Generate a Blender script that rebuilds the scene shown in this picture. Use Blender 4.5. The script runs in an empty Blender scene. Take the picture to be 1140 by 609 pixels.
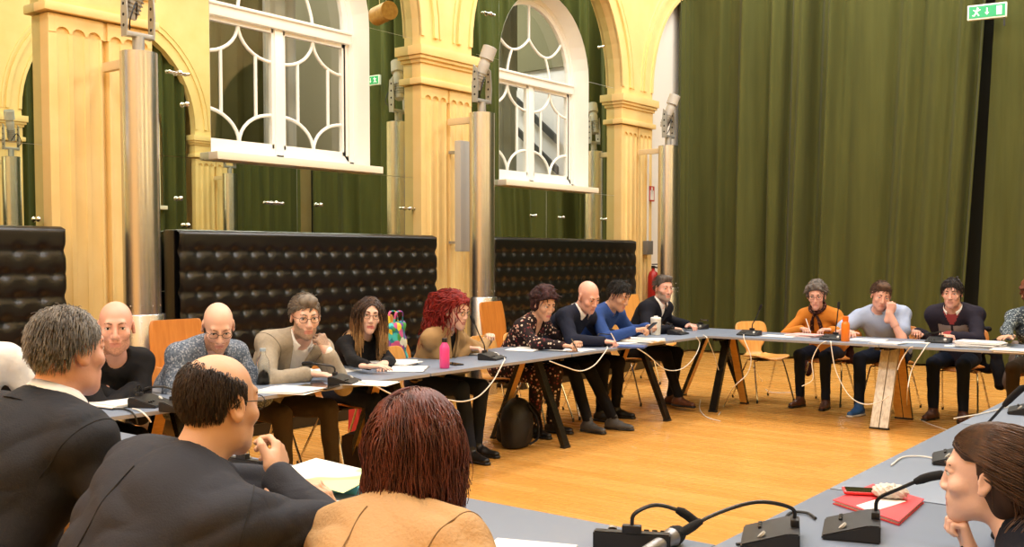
import bpy, bmesh, math, random
import numpy as np
from mathutils import Vector, Matrix, Euler
random.seed(7); RNG = np.random.default_rng(7)
SC = bpy.context.scene; COL = SC.collection
PI = math.pi
def R_(d): return math.radians(d)
# ------------------------------------------------------------------ materials
def lin(c):
    c = c.lstrip('#'); v = [int(c[i:i+2], 16)/255 for i in (0, 2, 4)]
    return tuple(x/12.92 if x <= .04045 else ((x+.055)/1.055)**2.4 for x in v) + (1,)
MATS = {}
def mat(name, col, rough=.5, metal=0., var=0., vscale=8., bump=0., bscale=60., spec=.5, col2=None, emit=0., stretch=None, sheen=0., coat=0., aniso=0., sss=0.):
    if name in MATS: return MATS[name]
    m = bpy.data.materials.new(name); m.use_nodes = True; nt = m.node_tree; N = nt.nodes; L = nt.links
    b = N['Principled BSDF']; c = lin(col) if isinstance(col, str) else col
    b.inputs['Base Color'].default_value = c; b.inputs['Roughness'].default_value = rough; b.inputs['Metallic'].default_value = metal
    b.inputs['Specular IOR Level'].default_value = spec
    if sheen: b.inputs['Sheen Weight'].default_value = sheen
    if coat: b.inputs['Coat Weight'].default_value = coat; b.inputs['Coat Roughness'].default_value = .15
    if aniso: b.inputs['Anisotropic'].default_value = aniso
    if sss:
        b.inputs['Subsurface Weight'].default_value = sss; b.inputs['Subsurface Radius'].default_value = (.6, .25, .12); b.inputs['Subsurface Scale'].default_value = .012
    if emit: b.inputs['Emission Color'].default_value = c; b.inputs['Emission Strength'].default_value = emit
    tc = N.new('ShaderNodeTexCoord'); vec = tc.outputs['Object']
    if stretch:
        mp = N.new('ShaderNodeMapping'); mp.inputs['Scale'].default_value = stretch; L.new(vec, mp.inputs['Vector']); vec = mp.outputs[0]
    if var or col2:
        n = N.new('ShaderNodeTexNoise'); n.inputs['Scale'].default_value = vscale; n.inputs['Detail'].default_value = 4; L.new(vec, n.inputs['Vector'])
        r = N.new('ShaderNodeValToRGB'); c2 = lin(col2) if col2 else tuple(x*(1-var) for x in c[:3])+(1,)
        r.color_ramp.elements[0].position = .35; r.color_ramp.elements[1].position = .65
        r.color_ramp.elements[0].color = c2; r.color_ramp.elements[1].color = c
        L.new(n.outputs['Fac'], r.inputs[0]); L.new(r.outputs[0], b.inputs['Base Color'])
    if bump:
        n2 = N.new('ShaderNodeTexNoise'); n2.inputs['Scale'].default_value = bscale; n2.inputs['Detail'].default_value = 3; L.new(vec, n2.inputs['Vector'])
        bp = N.new('ShaderNodeBump'); bp.inputs['Strength'].default_value = bump; bp.inputs['Distance'].default_value = .01
        L.new(n2.outputs['Fac'], bp.inputs['Height']); L.new(bp.outputs[0], b.inputs['Normal'])
    MATS[name] = m; return m
def nodes_of(m): return m.node_tree.nodes, m.node_tree.links, m.node_tree.nodes['Principled BSDF']
def spot_mat(name, base, spots, scale=40., thr=.35, rough=.8):
    m = mat(name, base, rough, spec=.2); N, L, b = nodes_of(m)
    tc = N.new('ShaderNodeTexCoord'); v = N.new('ShaderNodeTexVoronoi'); v.inputs['Scale'].default_value = scale
    L.new(tc.outputs['Object'], v.inputs['Vector'])
    mx = N.new('ShaderNodeMix'); mx.data_type = 'RGBA'; mx.inputs['A'].default_value = lin(base)
    st = N.new('ShaderNodeMath'); st.operation = 'LESS_THAN'; st.inputs[1].default_value = thr
    L.new(v.outputs['Distance'], st.inputs[0]); L.new(st.outputs[0], mx.inputs['Factor'])
    if isinstance(spots, str): mx.inputs['B'].default_value = lin(spots)
    else:
        r = N.new('ShaderNodeValToRGB'); r.color_ramp.interpolation = 'CONSTANT'; e = r.color_ramp.elements
        while len(e) < len(spots): e.new(.5)
        for i, s in enumerate(spots): e[i].position = i/len(spots); e[i].color = lin(s)
        sep = N.new('ShaderNodeSeparateColor'); L.new(v.outputs['Color'], sep.inputs[0]); L.new(sep.outputs[0], r.inputs[0]); L.new(r.outputs[0], mx.inputs['B'])
    L.new(mx.outputs['Result'], b.inputs['Base Color']); return m
# ------------------------------------------------------------------ scene tree
def link(o, parent=None):
    COL.objects.link(o)
    if parent is not None: o.parent = parent
    return o
def tag(o, label=None, cat=None, group=None, kind=None):
    if label: o['label'] = label
    if cat: o['category'] = cat
    if group: o['group'] = group
    if kind: o['kind'] = kind
    return o
def thing(name, label, cat, loc=(0, 0, 0), rz=0, group=None):
    o = bpy.data.objects.new(name, None); o.empty_display_size = .1; link(o); o.location = loc; o.rotation_euler = (0, 0, rz)
    return tag(o, label, cat, group)
def copy_tree(o, parent=None):
    c = o.copy(); COL.objects.link(c)
    if parent is not None: c.parent = parent
    for ch in list(o.children): copy_tree(ch, c)
    return c
def V(*a): return Vector(a)
def np_mesh(name, verts, faces, mats, parent=None, smooth=True, midx=None):
    """verts (n,3), faces list / (m,4) array -> ONE linked mesh object"""
    me = bpy.data.meshes.new(name); verts = np.asarray(verts, np.float32)
    if isinstance(faces, np.ndarray):
        k = faces.shape[1]; nf = len(faces)
        me.vertices.add(len(verts)); me.vertices.foreach_set('co', verts.ravel())
        me.loops.add(nf*k); me.loops.foreach_set('vertex_index', faces.astype(np.int32).ravel())
        me.polygons.add(nf); me.polygons.foreach_set('loop_start', np.arange(nf, dtype=np.int32)*k)
        if midx is not None: me.polygons.foreach_set('material_index', midx.astype(np.int32))
        me.update(calc_edges=True); me.validate()
    else:
        me.from_pydata(verts.tolist(), [], faces)
        if midx is not None: me.polygons.foreach_set('material_index', np.asarray(midx, np.int32))
    me.polygons.foreach_set('use_smooth', [smooth]*len(me.polygons))
    for m in (mats if isinstance(mats, (list, tuple)) else [mats]): me.materials.append(m)
    return link(bpy.data.objects.new(name, me), parent)
class MB:
    """collects shapes; build() links them as ONE mesh object"""
    def __init__(s): s.v = []; s.f = []; s.mi = []; s.m = 0
    def _add(s, vs, fs):
        o = len(s.v); s.v += [tuple(v) for v in vs]; s.f += [tuple(i+o for i in f) for f in fs]; s.mi += [s.m]*len(fs); return s
    def bm(s, b, M=None):
        if M is not None: b.transform(M)
        b.verts.index_update(); s._add([v.co for v in b.verts], [[v.index for v in f.verts] for f in b.faces]); b.free(); return s
    def box(s, c, size, rot=None, bev=0., seg=2):
        b = bmesh.new(); bmesh.ops.create_cube(b, size=1); b.transform(Matrix.Diagonal((*size, 1)))
        if bev: bmesh.ops.bevel(b, geom=b.edges[:], offset=min(bev, min(size)*.49), segments=seg, profile=.6, affect='EDGES')
        M = Matrix.Translation(c)
        if rot is not None: M = M @ (rot.to_4x4() if not isinstance(rot, tuple) else Euler(rot).to_matrix().to_4x4())
        return s.bm(b, M)
    def sphere(s, c, r, seg=16, sc=(1, 1, 1), rot=None):
        b = bmesh.new(); bmesh.ops.create_uvsphere(b, u_segments=seg, v_segments=max(6, seg*2//3), radius=r)
        M = Matrix.Translation(c)
        if rot is not None: M = M @ Euler(rot).to_matrix().to_4x4()
        return s.bm(b, M @ Matrix.Diagonal((*sc, 1)))
    def cyl(s, a, b, r0, r1=None, seg=16, cap=True):
        r1 = r0 if r1 is None else r1
        return s.tube([a, b], [r0, r1], seg, cap)
    def tube(s, pts, r, seg=10, cap=True, flat=1.):
        pts = [Vector(p) for p in pts]; n = len(pts); rs = r if isinstance(r, (list, tuple)) else [r]*n
        ref = None; vs = []; fs = []
        for i, p in enumerate(pts):
            t = (pts[min(i+1, n-1)] - pts[max(i-1, 0)]).normalized()
            if ref is None: ref = t.orthogonal().normalized() if abs(t.z) < .999 else Vector((1, 0, 0))
            ref = (ref - t*ref.dot(t)); ref = ref.normalized() if ref.length > 1e-6 else t.orthogonal().normalized()
            u = ref; w = t.cross(u)
            for k in range(seg):
                a = 2*PI*k/seg; vs.append(p + (u*math.cos(a) + w*math.sin(a)*flat)*rs[i])
        for i in range(n-1):
            for k in range(seg):
                k2 = (k+1) % seg; fs.append((i*seg+k, i*seg+k2, (i+1)*seg+k2, (i+1)*seg+k))
        if cap: fs.append(tuple(range(seg-1, -1, -1))); fs.append(tuple((n-1)*seg+k for k in range(seg)))
        return s._add(vs, fs)
    def lathe(s, prof, c=(0, 0, 0), seg=24, M=None):
        vs = []; fs = []
        for (r, z) in prof:
            for k in range(seg):
                a = 2*PI*k/seg; vs.append(Vector((r*math.cos(a), r*math.sin(a), z)))
        n = len(prof)
        for i in range(n-1):
            for k in range(seg):
                k2 = (k+1) % seg; fs.append((i*seg+k, i*seg+k2, (i+1)*seg+k2, (i+1)*seg+k))
        if prof[0][0] > 1e-5: fs.append(tuple(range(seg-1, -1, -1)))
        if prof[-1][0] > 1e-5: fs.append(tuple((n-1)*seg+k for k in range(seg)))
        if M is not None: vs = [M @ v for v in vs]
        return s._add([v+Vector(c) for v in vs], fs)
    def prism(s, poly, d0, d1, axis='x'):
        """poly: 2-D points; axis x -> (y,z), y -> (x,z), z -> (x,y)"""
        def P(p, d): return {'x': (d, p[0], p[1]), 'y': (p[0], d, p[1]), 'z': (p[0], p[1], d)}[axis]
        n = len(poly); vs = [P(p, d0) for p in poly] + [P(p, d1) for p in poly]
        fs = [tuple(range(n-1, -1, -1)), tuple(range(n, 2*n))] + [(i, (i+1) % n, n+(i+1) % n, n+i) for i in range(n)]
        return s._add(vs, fs)
    def quad(s, *p): return s._add(p, [tuple(range(len(p)))])
    def build(s, name, m, parent=None, smooth=True, ang=40):
        o = np_mesh(name, s.v, s.f, m, parent, smooth, s.mi)
        me = o.data; b = bmesh.new(); b.from_mesh(me); bmesh.ops.recalc_face_normals(b, faces=b.faces)
        if smooth:
            for e in b.edges:
                if len(e.link_faces) == 2 and e.calc_face_angle(0) > R_(ang): e.smooth = False
        b.to_mesh(me); b.free(); return o
def curve_pts(ctrl, n=8):
    """Catmull-Rom through control points"""
    P = [Vector(p) for p in ctrl]; P = [P[0]*2-P[1]] + P + [P[-1]*2-P[-2]]; out = []
    for i in range(1, len(P)-2):
        for k in range(n):
            t = k/n; a, b, c, d = P[i-1:i+3]
            out.append(.5*((2*b) + (c-a)*t + (2*a-5*b+4*c-d)*t*t + (-a+3*b-3*c+d)*t**3))
    out.append(P[-2]); return out
# ------------------------------------------------------------------ camera
CAM_P = Vector((0, 0, 1.5)); YAW = R_(37.6); PITCH = R_(-2.6); FPX = 1130.; PPX, PPY = 570., 285+1130*math.tan(R_(2.6))
CR = Vector((math.cos(YAW), math.sin(YAW), 0)); CF0 = Vector((-math.sin(YAW), math.cos(YAW), 0))
CF = CF0*math.cos(PITCH) + Vector((0, 0, math.sin(PITCH))); CU = CR.cross(CF)
cam = bpy.data.cameras.new('camera'); cam.lens = FPX/1140*36; cam.sensor_width = 36; cam.clip_start = .05
cam.shift_y = (PPY-304.5)/1140
co = link(bpy.data.objects.new('camera', cam)); co.location = CAM_P
co.rotation_euler = Matrix((CR, CU, -CF)).transposed().to_euler(); SC.camera = co
def ray(px, py): return CF + CR*((px-PPX)/FPX) + CU*((PPY-py)/FPX)
def at_z(px, py, z): r = ray(px, py); return CAM_P + r*((z-CAM_P.z)/r.z)
def at_x(px, py, x): r = ray(px, py); return CAM_P + r*((x-CAM_P.x)/r.x)
def at_y(px, py, y): r = ray(px, py); return CAM_P + r*((y-CAM_P.y)/r.y)
def proj(p):
    q = Vector(p)-CAM_P; d = q.dot(CF); return PPX+FPX*q.dot(CR)/d, PPY-FPX*q.dot(CU)/d
# ------------------------------------------------------------------ SDF surfaces (numpy)
class Grid:
    def __init__(s, lo, hi, h):
        s.lo = np.array(lo, float); s.h = h; s.n = np.maximum(4, np.ceil((np.array(hi, float)-s.lo)/h).astype(int)+1)
        s.ax = [(s.lo[i]+h*np.arange(s.n[i])).astype(np.float32) for i in range(3)]
        s.d = np.full(s.n, 1., np.float32)
    def sl(s, lo, hi):
        a = np.clip(np.floor((np.array(lo)-s.lo)/s.h).astype(int), 0, s.n); b = np.clip(np.ceil((np.array(hi)-s.lo)/s.h).astype(int)+1, 0, s.n)
        if (b <= a).any(): return None
        return tuple(slice(a[i], b[i]) for i in range(3))
    def xyz(s, S): return s.ax[0][S[0]][:, None, None], s.ax[1][S[1]][None, :, None], s.ax[2][S[2]][None, None, :]
    def put(s, lo, hi, fn, k=.02, op='u'):
        pad = k+3*s.h; S = s.sl(np.array(lo)-pad, np.array(hi)+pad)
        if S is None: return
        v = fn(*s.xyz(S)).astype(np.float32); d = s.d[S]
        if op == 'u':
            hh = np.clip(.5+.5*(v-d)/k, 0, 1); s.d[S] = v*(1-hh)+d*hh-k*hh*(1-hh) if True else d
        else:
            v = -v; hh = np.clip(.5-.5*(v-d)/k, 0, 1); s.d[S] = v*(1-hh)+d*hh+k*hh*(1-hh)
    def cone(s, a, b, ra, rb=None, k=.02, op='u', flat=None):
        a = np.array(a, float); b = np.array(b, float); rb = ra if rb is None else rb; ba = b-a; L2 = max(ba@ba, 1e-9); r = max(ra, rb)
        def fn(X, Y, Z):
            t = np.clip(((X-a[0])*ba[0]+(Y-a[1])*ba[1]+(Z-a[2])*ba[2])/L2, 0, 1)
            dx = X-a[0]-t*ba[0]; dy = Y-a[1]-t*ba[1]; dz = Z-a[2]-t*ba[2]
            if flat is not None:
                fn_, q = flat; c = (dx*fn_[0]+dy*fn_[1]+dz*fn_[2])*(1/q-1); dx = dx+c*fn_[0]; dy = dy+c*fn_[1]; dz = dz+c*fn_[2]
            return np.sqrt(dx*dx+dy*dy+dz*dz)-(ra+t*(rb-ra))
        s.put(np.minimum(a, b)-r, np.maximum(a, b)+r, fn, k, op)
    def ell(s, c, r, M=None, k=.02, op='u'):
        c = np.array(c, float); r = np.array(r, float); M = np.eye(3) if M is None else np.array(M)   # rows = axes
        ext = np.sqrt(((M*r[:, None])**2).sum(0))
        def fn(X, Y, Z):
            x, y, z = X-c[0], Y-c[1], Z-c[2]; q = [(M[i][0]*x+M[i][1]*y+M[i][2]*z) for i in range(3)]
            k0 = np.sqrt(sum((q[i]/r[i])**2 for i in range(3)))+1e-6; k1 = np.sqrt(sum((q[i]/r[i]**2)**2 for i in range(3)))+1e-6
            return k0*(k0-1)/k1
        s.put(c-ext, c+ext, fn, k, op)
    def cut(s, fn):           # keep where fn<0
        X, Y, Z = s.xyz(tuple(slice(0, n) for n in s.n)); s.d = np.maximum(s.d, fn(X, Y, Z).astype(np.float32))
    def disp(s, fn):
        X, Y, Z = s.xyz(tuple(slice(0, n) for n in s.n)); s.d = s.d+fn(X, Y, Z).astype(np.float32)
    def mesh(s, relax=1):
        d = s.d; d = np.pad(d, 1, constant_values=1.); lo = s.lo-s.h; ins = d < 0
        c8 = [ins[i:i+d.shape[0]-1, j:j+d.shape[1]-1, k:k+d.shape[2]-1] for i in (0, 1) for j in (0, 1) for k in (0, 1)]
        cnt = sum(c.astype(np.int8) for c in c8); act = (cnt > 0) & (cnt < 8); idx = np.argwhere(act)
        if len(idx) == 0: return np.zeros((0, 3)), np.zeros((0, 4), int)
        vid = np.full(act.shape, -1, np.int64); vid[act] = np.arange(len(idx))
        acc = np.zeros((len(idx), 3)); n = np.zeros(len(idx))
        cor = [(i, j, k) for i in (0, 1) for j in (0, 1) for k in (0, 1)]
        for A in cor:
            for ax in range(3):
                if A[ax]: continue
                B = list(A); B[ax] = 1
                va = d[tuple((idx+A).T)]; vb = d[tuple((idx+B).T)]; m = (va < 0) != (vb < 0)
                t = np.where(m, va/np.where(m, va-vb, 1), 0); p = np.tile(np.array(A, float), (len(idx), 1)); p[:, ax] += t
                acc[m] += p[m]; n[m] += 1
        pos = idx+acc/n[:, None]; F = []
        for ax in range(3):
            u, w = (ax+1) % 3, (ax+2) % 3
            sa = [slice(None)]*3; sb = [slice(None)]*3; sa[ax] = slice(0, -1); sb[ax] = slice(1, None)
            A = ins[tuple(sa)]; B = ins[tuple(sb)]; e = np.argwhere(A != B); fl = A[tuple(e.T)]
            q = []
            for (du, dw) in ((-1, -1), (0, -1), (0, 0), (-1, 0)):
                g = e.copy(); g[:, u] += du; g[:, w] += dw; q.append(vid[tuple(g.T)])
            q = np.stack(q, 1); q[~fl] = q[~fl][:, ::-1]; F.append(q)
        F = np.concatenate(F)
        for _ in range(relax):
            s_ = np.zeros_like(pos); c_ = np.zeros(len(pos))
            for i in range(4):
                a, b = F[:, i], F[:, (i+1) % 4]
                for x in range(3): s_[:, x] += np.bincount(a, pos[b, x], len(pos)) + np.bincount(b, pos[a, x], len(pos))
                c_ += np.bincount(a, minlength=len(pos)) + np.bincount(b, minlength=len(pos))
            pos = pos*.5 + .5*s_/np.maximum(c_, 1)[:, None]
        return lo+pos*s.h, F
def wrinkle(amp, f=28., seed=0, stretch=(1, 1, 1)):
    r = np.random.default_rng(seed); K = r.normal(size=(4, 3)); K = K/np.linalg.norm(K, axis=1)[:, None]*np.array([1, .6, 1.5, .8])[:, None]*f*np.array(stretch)
    ph = r.uniform(0, 6, 8)
    def fn(X, Y, Z):
        w = 1.6*np.sin(X*9+ph[4])+1.4*np.sin(Y*8+ph[5])+1.5*np.sin(Z*10+ph[6])
        o = 0
        for i in range(4): o = o+np.sin(X*K[i][0]+Y*K[i][1]+Z*K[i][2]+ph[i]+w)
        return amp*(1-np.abs(o)*.5)
    return fn
# ------------------------------------------------------------------ the hall
M_YEL = mat('yellow_paint', '#f3d592', .55, var=.05, vscale=3, bump=.08, bscale=25, col2='#efcd86')
M_WHITE = mat('white_paint', '#f1eee6', .4)
M_SILL = mat('cream_sill', '#efe6d2', .45)
M_STEEL = mat('brushed_steel', '#c9c9cd', .27, 1., bump=.03, bscale=120, stretch=(30, 30, .5))
M_CHROME = mat('chrome', '#dcdcdc', .12, 1.)
M_GREYPL = mat('grey_plastic', '#b9b7b0', .5)
M_GREYMET = mat('grey_metal', '#a7a7a4', .42, .6)
M_BLACKPL = mat('black_plastic', '#141416', .4)
M_DARK = mat('dark_hole', '#14120f', .8)
M_LEATHER = mat('black_leather', '#0c0b0c', .29, bump=.08, bscale=90, spec=.55)
M_CURT = mat('green_curtain', '#50532a', .9, bump=.08, bscale=40, spec=.15, col2='#484b25', vscale=3, stretch=(3, 3, .25), sheen=.05)
M_CEIL = mat('ceiling_paint', '#efe9dc', .8)
# mirror glass
M_MIRROR = mat('mirror_glass', '#d3dfcf', .0, 1.)
# floor: oak strips running along x
M_FLOOR = mat('oak_floor', '#d99a48', .22, spec=.5)
def _floor():
    N, L, b = nodes_of(M_FLOOR); tc = N.new('ShaderNodeTexCoord')
    br = N.new('ShaderNodeTexBrick'); br.offset = .37; br.inputs['Scale'].default_value = 1.; br.inputs['Brick Width'].default_value = 1.9; br.inputs['Row Height'].default_value = .125
    br.inputs['Mortar Size'].default_value = .0012; br.inputs['Color1'].default_value = lin('#dfa355'); br.inputs['Color2'].default_value = lin('#d59748'); br.inputs['Mortar'].default_value = lin('#a86c2a')
    L.new(tc.outputs['Object'], br.inputs['Vector'])
    mp = N.new('ShaderNodeMapping'); mp.inputs['Scale'].default_value = (1.2, 14, 1); L.new(tc.outputs['Object'], mp.inputs['Vector'])
    n = N.new('ShaderNodeTexNoise'); n.inputs['Scale'].default_value = 2.5; n.inputs['Detail'].default_value = 6; L.new(mp.outputs[0], n.inputs['Vector'])
    mx = N.new('ShaderNodeMix'); mx.data_type = 'RGBA'; mx.blend_type = 'MULTIPLY'; mx.inputs['Factor'].default_value = .2
    r = N.new('ShaderNodeValToRGB'); r.color_ramp.elements[0].color = (.6, .52, .42, 1); r.color_ramp.elements[1].color = (1, 1, 1, 1); r.color_ramp.elements[0].position = .3; r.color_ramp.elements[1].position = .62
    L.new(n.outputs['Fac'], r.inputs[0]); L.new(br.outputs['Color'], mx.inputs['A']); L.new(r.outputs[0], mx.inputs['B']); L.new(mx.outputs['Result'], b.inputs['Base Color'])
    n3 = N.new('ShaderNodeTexNoise'); n3.inputs['Scale'].default_value = 1.6; L.new(mp.outputs[0], n3.inputs['Vector'])
    mr = N.new('ShaderNodeMapRange'); mr.inputs['To Min'].default_value = .2; mr.inputs['To Max'].default_value = .34; L.new(n3.outputs['Fac'], mr.inputs['Value']); L.new(mr.outputs[0], b.inputs['Roughness'])
_floor()
XL, XM, XP, XO = -7.62, -7.62, -7.5, 1.25        # mirror plane, pilaster face, opposite wall plane
YB, YF, ZC = 14.4, -4.5, 7.2
def struct(o): o['kind'] = 'structure'; return o
struct(MB().box((( XL+XO)/2-.2, (YB+YF)/2+.2, -.05), (XO-XL+1.2, YB-YF+1.2, .1)).build('floor', M_FLOOR))
struct(MB().box((( XL+XO)/2, (YB+YF)/2, ZC+.05), (XO-XL+6, YB-YF+1, .1)).build('ceiling', M_CEIL))
struct(MB().box((( XL+XO)/2, YF-.05, ZC/2), (XO-XL+1, .1, ZC)).build('wall_front', M_YEL))
struct(MB().box((( XL+XO)/2, YB+.55, ZC/2), (XO-XL+1, .1, ZC)).build('wall_back', mat('dark_wall', '#2a2a1c', .9)))
BAYS = [(.78, 4.0), (4.88, 8.13), (8.98, 12.25)]; PIL = [(-.07, .78), (4.0, 4.88), (8.13, 8.98), (12.25, 13.1)]
ZCAP = 3.75; ZSILL = 2.42
def arch(y0, y1, z, ry, n=28, stilt=.12):
    c = (y0+y1)/2; a = (y1-y0)/2
    return [(y0, z)] + [(c-a*math.cos(PI*i/n), z+stilt+ry*math.sin(PI*i/n)) for i in range(n+1)] + [(y1, z)]
def wall_arcade(name, pil, bays, ylo, yhi, flip, off):
    """yellow wall with arched bays standing on pilasters. flip: x = off + s*depth"""
    s = 1 if not flip else -1
    X = lambda d: off+s*d                     # d = distance out of the mirror plane into the room
    m = MB()
    for (y0, y1) in pil:                      # fluted pilaster shafts
        w = y1-y0; prof = [(y0, 0.), (y0, .12)]
        def fl(a, b):
            prof.append((a, .12)); k = 3; g = (b-a)/k
            for i in range(k):
                c = a+g*(i+.5); q = g*.36
                for t in range(0, 7):
                    an = PI*t/6; prof.append((c-q*math.cos(an), .12-.016*math.sin(an)))
            prof.append((b, .12))
        mid = y0+w*.53
        fl(y0+.05, mid-.03); prof.append((mid-.02, .065)); prof.append((mid+.02, .065)); fl(mid+.03, y1-.03)
        prof += [(y1, .12), (y1, 0.)]
        m.prism([(X(d), y) for (y, d) in prof], 0, 3.2, 'z')
        # plain head of the shaft with a row of small round arches where the flutes end
        for (a, b) in ((y0+.05, mid-.03), (mid+.03, y1-.03)):
            g = (b-a)/3
            for i in range(3):
                c = a+g*(i+.5); q = g*.42; pts = [(c-g/2, 3.2), (c-q, 3.2)] + [(c-q*math.cos(PI*t/8), 3.2+q*.9*math.sin(PI*t/8)) for t in range(1, 8)] + [(c+q, 3.2), (c+g/2, 3.2), (c+g/2, 3.34), (c-g/2, 3.34)]
                m.prism([(y, z) for (y, z) in pts], X(.09), X(.125), 'x')
        m.box((X(.052), (y0+y1)/2, 3.27), (.104, w, .14))
        for (a, b) in ((y0+.001, y0+.05), (mid-.03, mid-.018), (mid+.018, mid+.03), (y1-.03, y1-.001)): m.box((X(.094), (a+b)/2, 3.27), (.06, b-a, .14))
        # capital
        def slab(z0, z1, out, bev=.004): m.box((X((.12+out)/2-.03), (y0+y1)/2, (z0+z1)/2), (.12+out+.06, w+2*out, z1-z0), bev=bev)
        slab(3.35, 3.42, .045, .012); slab(3.41, 3.60, .008); slab(3.58, 3.63, .03, .01); slab(3.62, 3.66, .055, .01); slab(3.66, 3.76, .075)
    # spandrels with arched openings
    pts = []; edge = []
    ys = [ylo]
    def face_strip(poly_low, z1):             # between a lower polyline and a level top
        for (a, b) in zip(poly_low[:-1], poly_low[1:]):
            if abs(a[0]-b[0]) > 1e-6: m.quad((X(.12), a[0], a[1]), (X(.12), b[0], b[1]), (X(.12), b[0], z1), (X(.12), a[0], z1))
            m.quad((X(.12), a[0], a[1]), (X(.12), b[0], b[1]), (X(-.02), b[0], b[1]), (X(-.02), a[0], a[1]))
    for (y0, y1) in bays:
        A = arch(y0, y1, ZCAP, 1.72); face_strip(A, ZC)
        c = (y0+y1)/2
        for (o0, o1, d) in ((.0, .05, .02), (.2, .26, .03), (.3, .33, .015)):      # archivolt mouldings
            ar = [p for p in A[1:-1]]
            def offp(p, o): v = Vector((p[0]-c, (p[1]-ZCAP-.12)*1.0)); v = v.normalized()*o; return (p[0]+v.x, p[1]+v.y)
            for a, b in zip(ar[:-1], ar[1:]):
                q = [offp(a, o0), offp(b, o0), offp(b, o1), offp(a, o1)]
                m.prism(q, X(.1), X(.12+d), 'x')
    for (y0, y1) in pil:
        m.quad((X(.12), y0, ZCAP), (X(.12), y1, ZCAP), (X(.12), y1, ZC), (X(.12), y0, ZC))
    return struct(m.build(name, M_YEL, ang=30))
wl = wall_arcade('wall_left', PIL, BAYS + [(13.1, 16.37)], 0, 14.3, False, XM)
PILO = [(y0-.72, y1-.72) for (y0, y1) in PIL] + [(-4.89, -4.04)]; BAYO = [(-4.04, -.79)] + [(a[1], b[0]) for a, b in zip(PILO[:-2], PILO[1:-1])] + [(12.38, 15.6)]
wr = wall_arcade('wall_right', PILO, BAYO, 0, 14, True, XO)
struct(MB().box((XO+.55, 5, ZC/2), (.1, 20, ZC)).build('wall_right_rear', M_YEL))
# mirrors with window openings
def opening(c, hw=.975, zs=ZSILL, zsp=3.85, n=20):
    return [(c-hw, zs), (c-hw, zsp)] + [(c-hw*math.cos(PI*i/n), zsp+hw*1.02*math.sin(PI*i/n)) for i in range(1, n)] + [(c+hw, zsp), (c+hw, zs)]
def mirror_bay(idx, y0, y1, win=True):
    c = (y0+y1)/2; m = MB(); g = .002; y0 -= .02; y1 += .02
    def q(a, b, z0, z1): m.quad((XM, a+g, z0+g), (XM, b-g, z0+g), (XM, b-g, z1-g), (XM, a+g, z1-g))
    q(y0, c, .1, 1.2); q(c, y1, .1, 1.2); q(y0, c, 1.2, ZSILL-.07); q(c, y1, 1.2, ZSILL-.07)
    if win:
        O = opening(c); hw = .975
        q(y0, c-hw, ZSILL-.07, 3.85); q(c+hw, y1, ZSILL-.07, 3.85); q(y0, c-hw, 3.85, 6); q(c+hw, y1, 3.85, 6)
        A = O[1:-1]
        for a, b in zip(A[:-1], A[1:]): m.quad((XM, a[0], a[1]), (XM, b[0], b[1]), (XM, b[0], 6), (XM, a[0], 6))
        m.quad((XM, c-hw, ZSILL-.07), (XM, c+hw, ZSILL-.07), (XM, c+hw, ZSILL), (XM, c-hw, ZSILL))
    else: q(y0, y1, ZSILL-.07, 6)
    o = m.build('mirror_panel', M_MIRROR, wl, smooth=False); o['label'] = 'frameless mirror filling the arched bay'
for i, (a, b) in enumerate(BAYS): mirror_bay(i, a, b)
struct(MB().box((XM-.012, 13.75, 3.6), (.02, 1.3, 7.2)).build('trim_1', M_WHITE))
struct(MB().box((XM-.05, -2.3, 3.6), (.08, 4.4, 7.2)).build('wall_left_near', M_YEL))
M_PANE = bpy.data.materials.new('window_glass'); M_PANE.use_nodes = True
def _pane():
    N = M_PANE.node_tree.nodes; L = M_PANE.node_tree.links; N.remove(N['Principled BSDF']); out = N['Material Output']
    t = N.new('ShaderNodeBsdfTransparent'); t.inputs[0].default_value = (.93, .96, .93, 1); gl = N.new('ShaderNodeBsdfGlossy'); gl.inputs['Roughness'].default_value = .02
    mx = N.new('ShaderNodeMixShader'); mx.inputs[0].default_value = .08; L.new(t.outputs[0], mx.inputs[1]); L.new(gl.outputs[0], mx.inputs[2]); L.new(mx.outputs[0], out.inputs[0])
_pane()
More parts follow.
